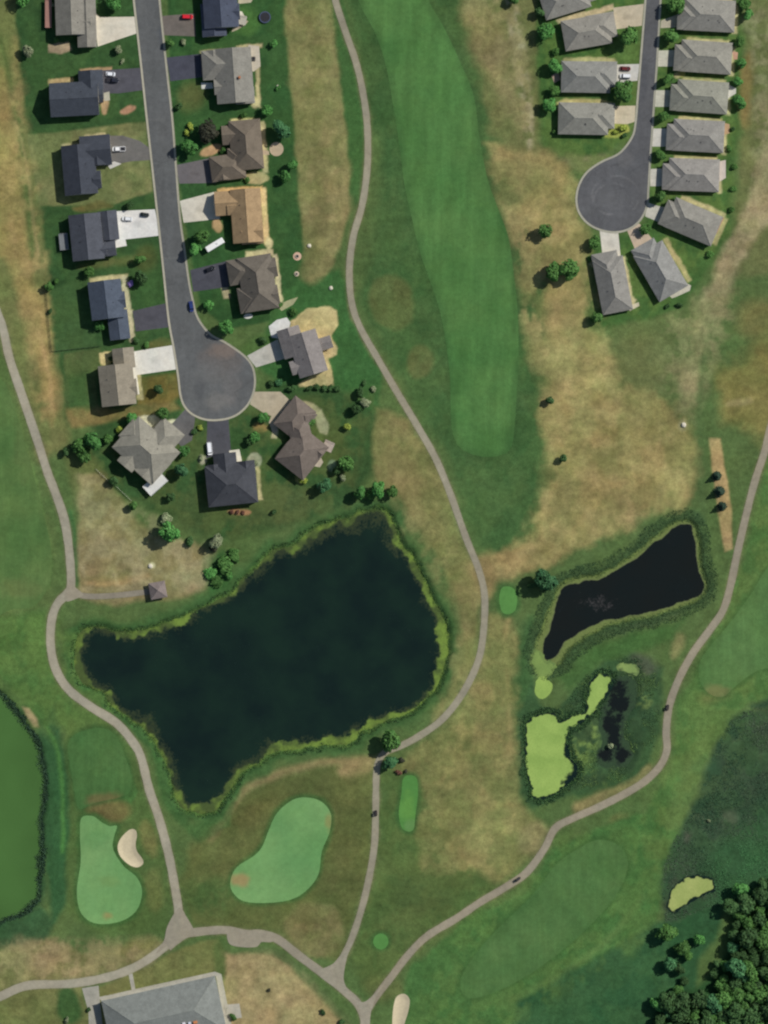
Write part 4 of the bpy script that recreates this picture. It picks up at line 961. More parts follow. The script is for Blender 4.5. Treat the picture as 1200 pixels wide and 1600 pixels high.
def house(name, label, cat, roof_col, wall_col, wings, pitch=27, garage=None, group=None, vents=(), chimney=None, decks=(), entry=None):
    cx, cy = wings[0][:2]; g = hz(cx, cy); ox, oy = wx(cx), wy(cy)
    root = empty(name, (ox, oy, g)); tag(root, label, cat, group)
    wm = paint(wall_col, .8, .08); info = []
    for i, (x, y, L, W, a, ends, e) in enumerate(wings):
        info.append(wing_parts(root, ox, oy, x, y, L, W, a, ends, e + i * .013, math.radians(pitch - i * .6), roof_col, wm, 'roof'))
    T, A, B, wa, wb, e, r, rz, ro = info[0]
    for sgn in (-1, 1):
        for fx in (-.55, 0.1, .6): panel(root, T, fx * wa, sgn * wb, e - 1.45, 1.4, 1.25, 'y', M_GLASS, 'window', True)
    T2 = info[garage[0]] if garage else None
    if garage:
        T_, A_, B_, wa_, wb_, e_, r_, *_ = T2; s = garage[1]
        if s in '+-':
            sg = 1 if s == '+' else -1
            panel(root, T_, sg * wa_, 0, 1.15, min(4.9, 2 * wb_ - .8), 2.3, 'x', M_TRIM, 'garage_door')
        else:
            sg = 1 if s == 'r' else -1
            panel(root, T_, 0, sg * wb_, 1.15, min(4.9, 2 * wa_ - .8), 2.3, 'y', M_TRIM, 'garage_door')
    panel(root, T, .35 * wa, wb + .02, 1.05, .95, 2.05, 'y', paint((92, 60, 48), .5), 'door')
    for fx, fy in vents:
        x, y = fx * A, fy * B; z = e + (1 - abs(fy)) * r
        mb = MB(); p = T((x, y, z)); mb.box((p[0], p[1], p[2] + .06), (.42, .42, .34), rz, 0, (.75, .75)); mb.build('roof_vent', M_BLACK, ro)
    if chimney:
        p = T((chimney[0] * A, chimney[1] * B, e + r * .7)); mb = MB(); mb.box((p[0], p[1], p[2] + .5), (1.0, .8, 2.2), rz); mb.box((p[0], p[1], p[2] + 1.66), (1.15, .95, .12), rz)
        mb.build('chimney', M_BRICK, ro)
    for (dx, dy, dw, dd, da, dz_, dc) in decks:
        q = (wx(dx) - ox, wy(dy) - oy); ra = -math.radians(da); mb = MB(); mat = paint(dc, .8, .12)
        n = max(3, int(dd * S / .28)); w_, d_ = dw * S, dd * S
        for k in range(n):
            off = -d_ / 2 + (k + .5) * d_ / n
            mb.box((q[0] - off * math.sin(ra), q[1] + off * math.cos(ra), dz_ - .05), (w_, d_ / n - .02, .06), ra)
        mb.box((q[0], q[1], dz_ - .2), (w_ - .2, d_ - .2, .2), ra)
        for i in (-1, 1):
            for j in (-1, 1):
                x, y = i * (w_ / 2 - .1), j * (d_ / 2 - .1)
                mb.box((q[0] + x * math.cos(ra) - y * math.sin(ra), q[1] + x * math.sin(ra) + y * math.cos(ra), dz_ / 2 - .2), (.14, .14, dz_ + .4), ra)
        d = mb.build('deck', mat, root)
        rb = MB()
        for i, j, lx, ly in ((-1, 0, .06, d_), (0, -1, w_, .06), (0, 1, w_, .06)):
            x, y = i * (w_ / 2 - .05), j * (d_ / 2 - .05)
            for hz_ in (.45, .95): rb.box((q[0] + x * math.cos(ra) - y * math.sin(ra), q[1] + x * math.sin(ra) + y * math.cos(ra), dz_ + hz_ + (.01 if i else 0)), (lx - .1, ly if lx < ly else ly, .07), ra)
        rb.build('railing', mat, d)
    return root
V4 = ((-.4, -.35), (.1, -.3), (.5, -.4)); V2 = ((-.3, .35), (.35, .3))
BEIGE = (190, 182, 164)
house('house', 'grey-beige gabled house beside the pale concrete drive at the top-left edge', 'house', (124,121,112), BEIGE,
      [(112,10,92,50,88,'gg',5.2), (136,34,82,30,88,'gg',4.3), (128,36,30,20,-2,'gg',4.9)], 24, (1,'-'), vents=((.2,.4),(.6,.4)), decks=[(76,22,10,44,0,2.2,(150,112,100))])
house('house', 'dark slate house with a long east-west ridge and terracotta mulch by its front', 'house', (63,68,76), (160,150,130),
      [(117,156,76,53,-3,'gg',5.0), (143,134,46,38,87,'gh',4.3), (150,150,24,24,-3,'hg',4.4)], 24, (1,'r'), vents=((-.3,.4),(.3,.4)))
house('house', 'dark navy L-shaped house standing on the dry olive lawn', 'house', (60,64,72), (150,146,140),
      [(125,266,78,52,85,'gg',4.6), (150,236,48,48,-5,'gg',3.4), (146,282,26,28,-5,'hg',4.3), (152,246,26,26,85,'gg',3.7)], 24, (1,'+'), vents=((-.2,.4),(.4,.4)))
house('house', 'charcoal house with a grey rear deck beside the brightest white driveway', 'house', (74,77,84), (160,158,150),
      [(136,371,72,50,84,'gg',5.2), (170,353,46,30,84,'gg',3.9), (168,389,28,24,-6,'gg',4.2), (150,392,36,18,-6,'gg',4.9)], 24, (1,'r'), vents=((-.5,-.3),(.2,-.4)), decks=[(100,378,14,26,-6,2.2,(112,116,118))])
house('house', 'tall blue-grey house with a stepped ridge and long shadow over its fenced lawn', 'house', (74,82,94), (164,160,150),
      [(167,469,60,52,83,'gg',5.8), (186,508,46,32,83,'gg',3.7), (184,470,26,26,-7,'hg',5.3)], 24, (1,'r'), vents=((-.5,.4),(.2,.4)))
house('house', 'beige-roofed gabled house facing the street bulb across brown grass', 'house', (132,125,110), (180,170,140),
      [(184,602,64,54,84,'gg',5.6), (194,560,32,34,84,'gg',3.6), (202,606,26,26,-6,'hg',5.1)], 24, (1,'r'), vents=((.3,-.5),(-.3,-.55)))
house('house', 'large pale grey hipped house set diagonally with a white rear deck', 'house', (134,131,119), BEIGE,
      [(229,703,86,64,41,'hh',4.8), (254,688,58,44,-50,'hh',3.9), (214,682,44,36,41,'hh',4.5), (206,716,34,30,-50,'gg',4.4), (238,728,46,40,-48,'gh',4.1)], 25, (1,'+'), vents=((-.2,.4),(.3,.4)), decks=[(243,756,36,20,-42,2.3,(204,204,198))])
house('house', 'charcoal hipped house below the street bulb with a dark driveway', 'house', (66,68,73), (170,166,156),
      [(362,757,78,64,-6,'hh',4.6), (354,738,60,36,84,'gh',4.0), (386,740,40,28,84,'gg',4.2), (336,744,36,22,84,'gg',4.3)], 26, (1,'-'), vents=((-.2,-.4),(.25,-.4)))
house('house', 'slate-blue house by the faded driveway with the red car', 'house', (68,74,88), (160,158,150),
      [(344,0,90,54,86,'gg',4.8), (334,32,52,38,86,'hg',3.5), (360,20,30,26,-4,'hg',4.3)], 25, (1,'r'), vents=((.2,.4),(.6,.4)), decks=[(379,32,12,14,10,1.2,(168,164,150))])
house('house', 'light grey house with a pale patio and the bluish asphalt driveway', 'house', (124,122,114), BEIGE,
      [(366,119,86,58,86,'gg',3.8), (341,102,50,46,-4,'hg',3.2), (383,150,26,30,86,'gg',3.3), (352,136,34,24,-4,'gg',3.6), (334,92,26,22,86,'gg',3.2)], 24, (1,'-'), vents=((.2,-.5),(-.4,-.5)), chimney=(.1,.3))
house('house', 'brown-roofed hipped house behind the plum-dark tree', 'house', (106,97,85), (170,150,126),
      [(385,227,78,50,85,'hh',4.0), (356,262,54,40,-8,'hh',3.2), (366,211,38,30,-5,'gg',3.3), (378,244,44,26,-5,'hg',3.6), (348,268,28,22,82,'gg',3.2)], 28, (1,'-'), vents=((-.2,-.4),(.3,-.4)))
house('house', 'orange-tan roofed house with the white trailer at its front corner', 'house', (150,127,96), (176,150,112),
      [(386,338,84,48,86,'gg',4.3), (357,318,42,38,-4,'gg',3.4), (394,362,34,40,-4,'gg',3.8), (372,322,34,28,-4,'gg',3.9)], 24, (1,'-'), vents=((-.4,-.4),(.1,-.4)))
house('house', 'large dark brown house with many hips beside the parked blue car', 'house', (102,96,87), (160,140,120),
      [(403,443,86,54,81,'hh',4.4), (378,424,44,40,-10,'hh',3.4), (392,468,38,40,-10,'hg',3.7), (418,420,30,30,-10,'gg',3.7), (402,424,34,22,60,'gg',4.0), (424,462,24,30,-10,'hg',3.9)], 28, (1,'-'), vents=((-.2,-.4),(.3,-.4)))
house('house', 'grey-mauve two storey house wrapped by a wide sandy terrace', 'house', (124,119,116), BEIGE,
      [(481,553,68,46,73,'gg',5.6), (456,535,46,36,73,'gg',3.7), (507,537,24,20,-17,'gg',3.0), (470,572,32,22,-17,'gg',4.9)], 25, (1,'r'), vents=((.2,-.4),(-.4,-.4)))
house('house', 'mauve-brown double hipped house set diagonally below the sandy terrace', 'house', (108,99,91), (164,146,128),
      [(472,708,66,56,-52,'hh',4.2), (461,653,56,42,-52,'hh',3.4), (470,680,50,34,75,'hh',3.8), (454,712,34,30,38,'hh',3.9), (476,650,30,28,38,'hh',3.3), (490,700,34,28,38,'gg',3.9)], 28, (1,'l'), vents=((-.2,.4),(.3,.4)), decks=[(513,697,16,16,24,.6,(164,152,140))])
def rvents(k):
    q = random.Random(k); return tuple((q.uniform(-.45, .45), q.choice((-1, 1)) * q.uniform(.25, .5)) for _ in range(q.randint(2, 5)))
GREY = (134,132,124); TOWN = 'grey hipped townhouses round the right-hand street'
def mirror_local(cx, cy, a, lx, ly):
    r = math.radians(a); return cx + lx * math.cos(r) - ly * math.sin(r), cy + lx * math.sin(r) + ly * math.cos(r)
WL = {0: 'grey townhouse cut off by the top edge left of the right-hand street', 1: 'tilted grey townhouse with a tan drive left of the right-hand street',
      2: 'grey townhouse with a dark red and a white car on its drive', 3: 'grey townhouse with yellow shrubs by its drive, nearest the bare dry lot'}
for i, (cx, cy, L, W, a) in enumerate(((882,0,74,46,-17), (916,51,74,48,-10), (915,121,77,49,1), (911,186,78,50,1))):
    g = mirror_local(cx, cy, a, L / 2 - 12, -5)
    f = mirror_local(cx, cy, a, -4, -4)
    house('townhouse', WL[i], 'house', (GREY, (136,133,124), (131,131,125), (133,132,123))[i], (184,174,150), [(cx, cy, L, W, a, 'hh', 3.0), (g[0], g[1], 44, 40, a, 'hh', 2.8)], 26, (1, '+'), TOWN, rvents(i))
RL = {'a': 'grey townhouse topmost on the right side of the right-hand street, beside two round trees', 'b': 'second grey townhouse down the right side, with a small pink patio', 'c': 'third grey townhouse down the right side, with a white rear patio',
      'd': 'fourth grey townhouse down the right side, with a tan rear patio', 'e': 'fifth grey townhouse down the right side, just above the street bulb', 'f': 'slanting grey townhouse right of the street bulb',
      'g': 'steeply turned grey townhouse below right of the street bulb, with a pale corner patio', 'h': 'grey townhouse directly below the street bulb at the end of a white drive'}
for i, (cx, cy, L, W, a, k) in enumerate(RH):
    g = mirror_local(cx, cy, a, -L / 2 + 13, 4); f = mirror_local(cx, cy, a, -6, 0)
    col = (GREY, (136,134,124), (134,134,122), (132,130,124), (136,133,127), (130,128,120), (130,130,126), (128,126,120))[i]
    house('townhouse', RL[k], 'house', col, (184,174,150), [(cx, cy, L, W, a, 'hh', 3.0), (g[0], g[1], 46, 41, a, 'hh', 2.8)], 26, (1, '-'), TOWN, rvents(i + 9))
cl = house('clubhouse', 'large grey hipped clubhouse cut off by the bottom edge', 'clubhouse', (120,124,119), (170,160,140), [(257,1586,182,88,-12.5,'hh',4.2), (286,1608,40,44,77.5,'hg',4.0)], 20, None)
# terrace things showing at the clubhouse roof's south slope
for (px, py, c, w) in ((288, 1597, (200,200,204), 1.5), (297, 1596.5, (190,196,206), 1.3), (306, 1595, (186,120,72), 2.0)):
    mb = MB(); z = 4.2 + 2.6; mb.box((wx(px) - wx(257), wy(py) - wy(1586), z), (w, 1.3, 1.8), .22, 0, (.9, .9)); mb.build('roof_unit', paint(c, .6), cl)
# shelter by the pond path
gz = hz(247, 922); root = empty('gazebo', (wx(247), wy(922), gz), math.radians(10)); tag(root, 'small square grey-brown shelter roof at the end of the side path', 'gazebo')
mb = MB(); A = 3.9
mb.add([(-A,-A,2.5),(A,-A,2.5),(A,A,2.5),(-A,A,2.5),(-A,-A,2.7),(A,-A,2.7),(A,A,2.7),(-A,A,2.7),(0,0,4.7)], [(3,2,1,0),(0,1,5,4),(1,2,6,5),(2,3,7,6),(3,0,4,7),(4,5,8),(5,6,8),(6,7,8),(7,4,8)])
ro = mb.build('roof', mat_roof((122,112,108)), root)
mb = MB()
for i in (-1, 1):
    for j in (-1, 1): mb.cyl((i*A, j*A, 2.71), (0, 0, 4.71), .1, .1, 6)
mb.build('ridge_cap', mat_roof((136,126,122)), ro)
for i in (-1, 1):
    for j in (-1, 1): mb = MB(); mb.box((i*3.3, j*3.3, 1.25), (.22, .22, 2.5)); mb.build('post', M_WOOD, root)
mb = MB(); mb.box((0, 0, .05), (7.0, 7.0, .3)); mb.build('floor_slab', M_CONC, root)
mb = MB(); mb.box((0, 0, .75), (2.0, .8, .06)); mb.box((0, .75, .45), (2.0, .3, .05)); mb.box((0, -.75, .45), (2.0, .3, .05))
for i in (-.7, .7): mb.box((i, 0, .4), (.08, 1.5, .06)); mb.box((i, 0, .45), (.08, .5, .6))
t_ = mb.build('picnic_table', M_WOOD); t_.location = (wx(247), wy(922), gz + .2); tag(t_, 'wooden picnic table standing under the small shelter roof', 'table')

# ------------------------------------------------------------------ vehicles
def car(label, px, py, ang, col, kind='car', L=4.8, W=1.95, group=None, name=None):
    """nose along +x"""
    root = empty(name or kind, (wx(px), wy(py), hz(px, py) + .06), -math.radians(ang)); tag(root, label, {'car': 'car', 'suv': 'car', 'pickup': 'pickup', 'van': 'van'}[kind], group)
    m = paint(col, .25, .03); h = {'car': .72, 'suv': .85, 'pickup': .9, 'van': .95}[kind]; l2 = L / 2; w2 = W / 2
    mb = MB()
    prof = [(-l2, -.78*w2), (-l2 + .25, -w2), (l2 - .7, -w2), (l2 - .12, -.72*w2), (l2, -.3*w2), (l2, .3*w2), (l2 - .12, .72*w2), (l2 - .7, w2), (-l2 + .25, w2), (-l2, .78*w2)]
    mb.extrude(prof, .28, h)
    if kind == 'pickup':
        mb2 = None
    body = mb.build('body', m, root, .05)
    cx0, cx1, ht = {'car': (-.36, .20, 1.42), 'suv': (-.46, .22, 1.75), 'pickup': (-.08, .26, 1.85), 'van': (-.48, .30, 1.95)}[kind]
    x0, x1 = cx0 * L, cx1 * L
    def frustum(z0, z1, ins, m_, nm, xpad=0.0):
        b = MB(); wA = w2 * .92; wB = w2 * .92 - ins * .5
        V = [(x0 - xpad, -wA, z0), (x1 + ins * 1.3, -wA, z0), (x1 + ins * 1.3, wA, z0), (x0 - xpad, wA, z0), (x0 + ins * .6, -wB, z1), (x1, -wB, z1), (x1, wB, z1), (x0 + ins * .6, wB, z1)]
        b.add(V, [(3, 2, 1, 0), (4, 5, 6, 7), (0, 1, 5, 4), (1, 2, 6, 5), (2, 3, 7, 6), (3, 0, 4, 7)]); return b.build(nm, m_, root, .03)
    frustum(h - .01, ht - .08, .42, M_GLASS, 'window_band')
    b = MB(); b.box(((x0 + x1) / 2 + .12, 0, ht - .05), ((x1 - x0) - .18, W * .72, .09)); b.build('roof', m, root, .03)
    if kind == 'pickup':
        b = MB(); b.box((-l2 + (x0 + l2) / 2 - .02, 0, h + .012), ((x0 + l2) - .3, W * .78, .02)); b.build('load_bed', M_BLACK, root)
    for i in (-.31, .31):
        for j in (-1, 1):
            wb = MB(); wb.cyl((i * L, j * (w2 - .22), .34), (i * L, j * (w2 + .01), .34), .34, .34, 16); wh = wb.build('wheel', M_TYRE, root)
            rb = MB(); rb.cyl((i * L, j * (w2 - .02), .34), (i * L, j * (w2 + .025), .34), .2, .2, 12); rb.build('rim', M_CHROME, wh)
    for j in (-1, 1):
        b = MB(); b.box((l2 - .09, j * w2 * .58, h - .14), (.2, .34, .14)); b.build('headlight', M_LAMP, root)
        b = MB(); b.box((-l2 + .03, j * w2 * .68, h - .14), (.1, .26, .16)); b.build('tail_light', M_TAIL, root)
        b = MB(); b.box((x1 + .2, j * (w2 + .08), h + .12), (.16, .2, .14)); b.build('mirror', m, root)
    return root
car('red car parked on the faded brown driveway', 293, 26.5, 2, (205,40,52), 'suv', 5.2, 2.1)
car('white car parked beside the dark pickup on the slate house drive', 173, 116, 4, (225,228,232), 'car', 4.4, 2.0)
car('dark pickup parked beside a white car on the slate house drive', 176, 125.5, 4, (42,44,54), 'pickup', 5.8, 2.2)
car('white pickup parked in front of the navy house garage', 186, 233, 178, (228,228,226), 'pickup', 6.2, 2.3)
car('white car on the brightest white driveway', 199, 342, 184, (222,224,224), 'car', 4.8, 2.0)
car('small dark car near the street on the brightest white driveway', 226.5, 335.5, 10, (40,46,44), 'car', 4.0, 1.8)
car('dark blue car parked at the kerb where the street widens', 299, 479, 82, (44,58,110), 'car', 5.0, 2.1)
car('black car under the brown house drive\'s upper edge', 328, 421, -22, (30,32,36), 'car', 4.8, 2.0)
car('white van parked on the dark driveway below the street bulb', 327.5, 701, 84, (232,234,236), 'van', 6.0, 2.4)
car('dark red car on the townhouse drive beside a white car', 977, 107.5, 3, (96,38,38), 'car', 4.9, 2.0)
car('white car on the townhouse drive beside a dark red car', 977, 119, 182, (226,228,230), 'suv', 5.0, 2.1)
# white travel trailer
t = empty('travel_trailer', (wx(336), wy(383), hz(336, 383)), math.radians(31)); tag(t, 'long white travel trailer parked diagonally on the front lawn', 'trailer')
mb = MB(); mb.box((0, 0, 1.75), (9.2, 2.8, 2.3)); mb.build('body', paint((226,226,222), .4), t, .28)
for x in (-.6, .6):
    for j in (-1, 1): b = MB(); b.cyl((x, j * 1.15, .36), (x, j * 1.42, .36), .36, .36, 14); b.build('wheel', M_TYRE, t)
b = MB(); b.box((5.15, 0, .55), (1.5, .12, .12)); b.box((5.8, 0, .4), (.1, .1, .7)); b.build('hitch', M_BLACK, t)
b = MB(); b.box((1.2, 0, 3.0), (.9, .8, .28), 0, 0, (.85, .85)); b.build('roof_vent', paint((200,200,198), .5), t)
for x in (-2.2, 1.8): b = MB(); b.box((x, -1.41, 2.0), (1.3, .05, .8)); b.build('window', M_GLASS, t)
b = MB(); b.box((0, 1.41, 1.55), (.75, .05, 1.75)); b.build('door', paint((206,206,204), .4), t)
def golf_cart(label, px, py, ang, col):
    r = empty('golf_cart', (wx(px), wy(py), hz(px, py) + .07), -math.radians(ang)); tag(r, label, 'golf cart')
    m = paint(col, .4)
    b = MB(); b.box((-.1, 0, .42), (2.3, 1.15, .22)); b.box((.95, 0, .62), (.5, 1.1, .4), 0, 0, (.6, .9)); b.box((-.75, 0, .66), (.9, 1.1, .34)); b.build('body', m, r, .04)
    b = MB(); b.box((-.15, 0, 1.86), (1.75, 1.2, .07)); b.build('canopy', m, r, .03)
    b = MB(); b.box((-.3, 0, .9), (.5, 1.05, .14)); b.box((-.55, 0, 1.18), (.12, 1.05, .45)); b.build('seat', M_TRIM, r, .03)
    for x in (-.95, .62):
        for j in (-1, 1): b = MB(); b.cyl((x, j * .52, .6), (x * .95, j * .52, 1.83), .025, .025, 6); b.build('post', M_CHROME, r)
    for x in (-.75, .8):
        for j in (-1, 1): b = MB(); b.cyl((x, j * .45, .23), (x, j * .62, .23), .23, .23, 12); b.build('wheel', M_TYRE, r)
    b = MB(); b.box((-1.35, 0, .8), (.4, .8, .7)); b.build('bag_rack', M_BLACK, r, .04)
golf_cart('dark golf cart on the path between the pond tree and the lower junction', 587.5, 1271, 88, (48,42,42))
golf_cart('dark golf cart on the path beside the marsh', 1043, 1106, 100, (60,54,50))
golf_cart('dark golf cart on the path descending below the dry tan slope', 809, 1374, 140, (58,56,54))
t = empty('patio_table', (wx(396), wy(92), hz(396, 92))); tag(t, 'dark patio table with benches on the pale patio of the light grey house', 'table')
b = MB(); b.box((0, 0, .74), (1.9, 1.0, .06)); b.build('table_top', M_BLACK, t)
for j in (-1, 1): b = MB(); b.box((0, j * .85, .44), (1.8, .35, .06)); b.box((-.7, j * .85, .2), (.08, .3, .44)); b.box((.7, j * .85, .2), (.08, .3, .44)); b.build('bench', M_BLACK, t)
for i in (-1, 1): b = MB(); b.box((i * .75, 0, .35), (.1, .7, .74)); b.build('leg', M_BLACK, t)
# trampoline
t = empty('trampoline', (wx(414), wy(27), hz(414, 27))); tag(t, 'round dark trampoline on the lawn by the slate-blue house', 'trampoline')
b = MB(); b.cyl((0, 0, .86), (0, 0, .88), 2.25, 2.25, 28); b.build('mat', M_BLACK, t)
b = MB()
for k in range(28):
    a0, a1 = 2 * math.pi * k / 28, 2 * math.pi * (k + 1) / 28
    V = [(r * math.cos(a), r * math.sin(a), z) for z in (.84, .92) for r, a in ((2.27, a0), (2.75, a0), (2.75, a1), (2.27, a1))]
    b.add(V, [(3, 2, 1, 0), (4, 5, 6, 7), (0, 1, 5, 4), (1, 2, 6, 5), (2, 3, 7, 6), (3, 0, 4, 7)])
b.build('pad_ring', M_BLUE, t)
for k in range(6):
    a = math.pi * k / 3; b = MB(); b.cyl((2.5 * math.cos(a), 2.5 * math.sin(a), -.1), (2.5 * math.cos(a), 2.5 * math.sin(a), .85), .04, .04, 8); b.build('leg', M_CHROME, t)
# fire pits on the gravel circles
for lab, px, py, R in (('pale stone fire pit in the larger pink gravel circle', 464.5, 400.5, .8), ('pale stone fire pit in the smaller gravel circle', 463.5, 428, .6)):
    t = empty('fire_pit', (wx(px), wy(py), hz(px, py))); tag(t, lab, 'fire pit'); b = MB()
    for k in range(12):
        a = 2 * math.pi * k / 12; b.box((R * math.cos(a), R * math.sin(a), .2), (.25, R * .48, .45), a)
    b.build('stone_ring', paint((180,170,156), .9, .2), t); b = MB(); b.cyl((0, 0, .0), (0, 0, .12), R * .8, R * .8, 12); b.build('ash_bed', M_BLACK, t)
# boulders
for lab, px, py, r in (('white boulder at the edge of the dry strip above the gravel circles', 483, 384, 1.0), ('white boulder on the grass between the gravel circles and the path', 517, 450, .95),
                       ('white boulder on the dry plot above the shelter', 235, 884.5, 1.1), ('white stone on the lawn behind the light grey house', 434, 135, .7), ('pale boulder at the dry right slope by the ravine', 1068, 664, 1.2)):
    bm = bmesh.new(); bmesh.ops.create_icosphere(bm, subdivisions=3, radius=r)
    for v in bm.verts:
        n = v.co.normalized(); v.co *= .8 + .35 * float(vnoise(np.array([n.x * 2 + px]), np.array([n.y * 2 + n.z * 2.3 + py]))[0]); v.co.z *= .6
    me = bpy.data.meshes.new('boulder'); bm.to_mesh(me); bm.free(); o = obj('boulder', me, paint((196,190,172), .9, .15)); o.location = (wx(px), wy(py), hz(px, py) + r * .2); tag(o, lab, 'boulder')
def fence(label, pts, h, mat, gap=2.4, rails=(.35, .75), slat=False):
    x0, y0 = wx(pts[0][0]), wy(pts[0][1]); z0 = hz(*pts[0]); r = empty('fence', (x0, y0, z0)); tag(r, label, 'fence')
    for (ax, ay), (bx, by) in zip(pts[:-1], pts[1:]):
        A = Vector((wx(ax), wy(ay), 0)); B = Vector((wx(bx), wy(by), 0)); n = max(1, round((B - A).length / gap)); P = []
        for k in range(n + 1):
            p = A.lerp(B, k / n); P.append(Vector((p.x - x0, p.y - y0, hz(p.x / S + 600, 800 - p.y / S) - z0)))
        for k, p in enumerate(P):
            if k == 0 and (ax, ay) != pts[0]: continue
            b = MB(); b.box((p.x, p.y, p.z + h / 2 - .1), (.12, .12, h + .2)); b.build('post', mat, r)
        b = MB(); ang = math.atan2((B - A).y, (B - A).x)
        for p, q in zip(P[:-1], P[1:]):
            for f in rails:
                c = (p + q) / 2; b.box((c.x, c.y, c.z + h * f), ((q - p).length - .13, .05, .12), ang)
        b.build('rail', mat, r)
M_WFENCE = paint((206,202,186), .7); M_DFENCE = paint((40,44,40), .6)
fence('low pale rail fence dividing the lawn from the dry plot', [(150,733),(168,750),(184,762),(205,782)], 1.0, M_WFENCE, 2.4, (.45, .9))
fence('thin dark fence round the blue-grey house back lawn', [(72,452),(76,500),(81,549),(156,541)], 1.3, M_DFENCE, 2.4, (.3, .6, .92))

# ------------------------------------------------------------------ trees and shrubs (unit size: crown radius 1)
def leaf_cloud(name, kind, seed, n, size):
    r = np.random.default_rng(seed); P = []; Nn = []
    if kind == 'cone':
        m = n; t = r.random(m) ** .75; z = .15 + 2.55 * (1 - t); rad = (t * .98 + .03) * (.78 + .22 * np.sin((1 - t) * 40)) * r.uniform(.72, 1.05, m)
        a = r.uniform(0, 2 * np.pi, m); P = np.c_[rad * np.cos(a), rad * np.sin(a), z]; Nn = np.c_[np.cos(a) * .6, np.sin(a) * .6, np.full(m, .8)]
    else:
        wide = kind == 'tree' and seed % 2; nl = (15 if wide else 11) if kind == 'tree' else 7; cz, sz = (1.06, .92) if kind == 'tree' else (.55, .62)
        L = []
        for k in range(nl):
            v = r.normal(size=3); v /= np.linalg.norm(v); v[2] = abs(v[2]) * .9 - .25; q = r.uniform(.34, .76) * (1.12 if wide else 1)
            L.append((v * q, r.uniform(.26, .46 if wide else .52)))
        L.append((np.array([0, 0, .1]), .6))
        for k in range(n):
            c, rr = L[r.integers(len(L))]; d = r.normal(size=3); d /= np.linalg.norm(d)
            p = c + d * rr * r.uniform(.6, 1.06) ** .6
            P.append((p[0], p[1], cz + p[2] * sz)); Nn.append(d * .8 + p * .4 + np.array([0, 0, .35]))
        P = np.array(P); Nn = np.array(Nn)
    Nn = Nn + r.normal(0, .45, Nn.shape); Nn /= np.linalg.norm(Nn, axis=1)[:, None]
    h = r.normal(size=Nn.shape); u = np.cross(Nn, h); u /= np.linalg.norm(u, axis=1)[:, None]; v = np.cross(Nn, u)
    s = size * r.uniform(.55, 1.35, (len(P), 1)); el = r.uniform(.6, 1.0, (len(P), 1))
    V = np.stack([P - u * s * .5, P + v * s * .5 * el - Nn * s * .06, P + u * s * .5, P - v * s * .5 * el - Nn * s * .06], 1).reshape(-1, 3)
    return np_mesh(name, V, np.arange(len(P) * 4).reshape(-1, 4))
def trunk_mesh(name, top, r0, limbs, seed, cz):
    mb = MB(); rr = random.Random(seed); p = Vector((0, 0, -.12)); n = 4
    for k in range(n):
        q = Vector((rr.uniform(-.03, .03), rr.uniform(-.03, .03), top * (k + 1) / n)); mb.cyl(p, q, r0 * (1 - .18 * k), r0 * (1 - .18 * (k + 1)), 8); p = q
    for k in range(limbs):
        a = 2 * math.pi * k / limbs + rr.uniform(-.4, .4); z = top * rr.uniform(.55, .95); d = rr.uniform(.4, .65)
        mb.cyl((0, 0, z), (d * math.cos(a), d * math.sin(a), min(z + rr.uniform(.25, .55), cz + .5)), r0 * .42, r0 * .12, 6)
    me = bpy.data.meshes.new(name); me.from_pydata(mb.v, [], mb.f); me.update(); return me
CROWN = {'tree': [leaf_cloud('crown', 'tree', 40 + k, 1150, .25) for k in range(7)], 'shrub': [leaf_cloud('crown', 'shrub', 60 + k, 520, .30) for k in range(4)],
         'cone': [leaf_cloud('crown', 'cone', 80 + k, 950, .26) for k in range(3)]}
TRUNK = {'tree': [trunk_mesh('trunk', 1.2, .075, 5, k, 1.3) for k in range(3)], 'shrub': [trunk_mesh('stem', .4, .06, 4, k + 9, .5) for k in range(2)], 'cone': [trunk_mesh('trunk', 2.3, .07, 0, 20, 3)]}
_cm = {}
def crown_data(form, v, lf):
    k = (form, v, lf)
    if k not in _cm:
        me = CROWN[form][v].copy(); me.materials.append(LEAF[lf]); _cm[k] = me
    return _cm[k]
for l_ in TRUNK.values():
    for me in l_: me.materials.append(M_BARK)
TR = random.Random(3)
def plant(px, py, dia, lf, label, form='tree', group=None, sy=1.0, low=1.0):
    R = dia * S / 2 * 1.08
    name = {'tree': 'tree', 'shrub': 'shrub', 'cone': 'conifer_tree'}[form]
    o = empty(name, (wx(px), wy(py), max(hz(px, py), -.4)), TR.uniform(0, 6.28)); sx_ = TR.uniform(.86, 1.14) if form != 'cone' else 1; o.scale = (R * sx_, R * sy / sx_, R * low * TR.uniform(.88, 1.15)); tag(o, label, {'tree': 'tree', 'shrub': 'shrub', 'cone': 'tree'}[form], group)
    t = TRUNK[form]; link(bpy.data.objects.new('stem' if form == 'shrub' else 'trunk', t[TR.randrange(len(t))]), o)
    link(bpy.data.objects.new('crown', crown_data(form, TR.randrange(len(CROWN[form])), lf)), o)
    return o
T_ = 'tree'; H_ = 'shrub'; C_ = 'cone'
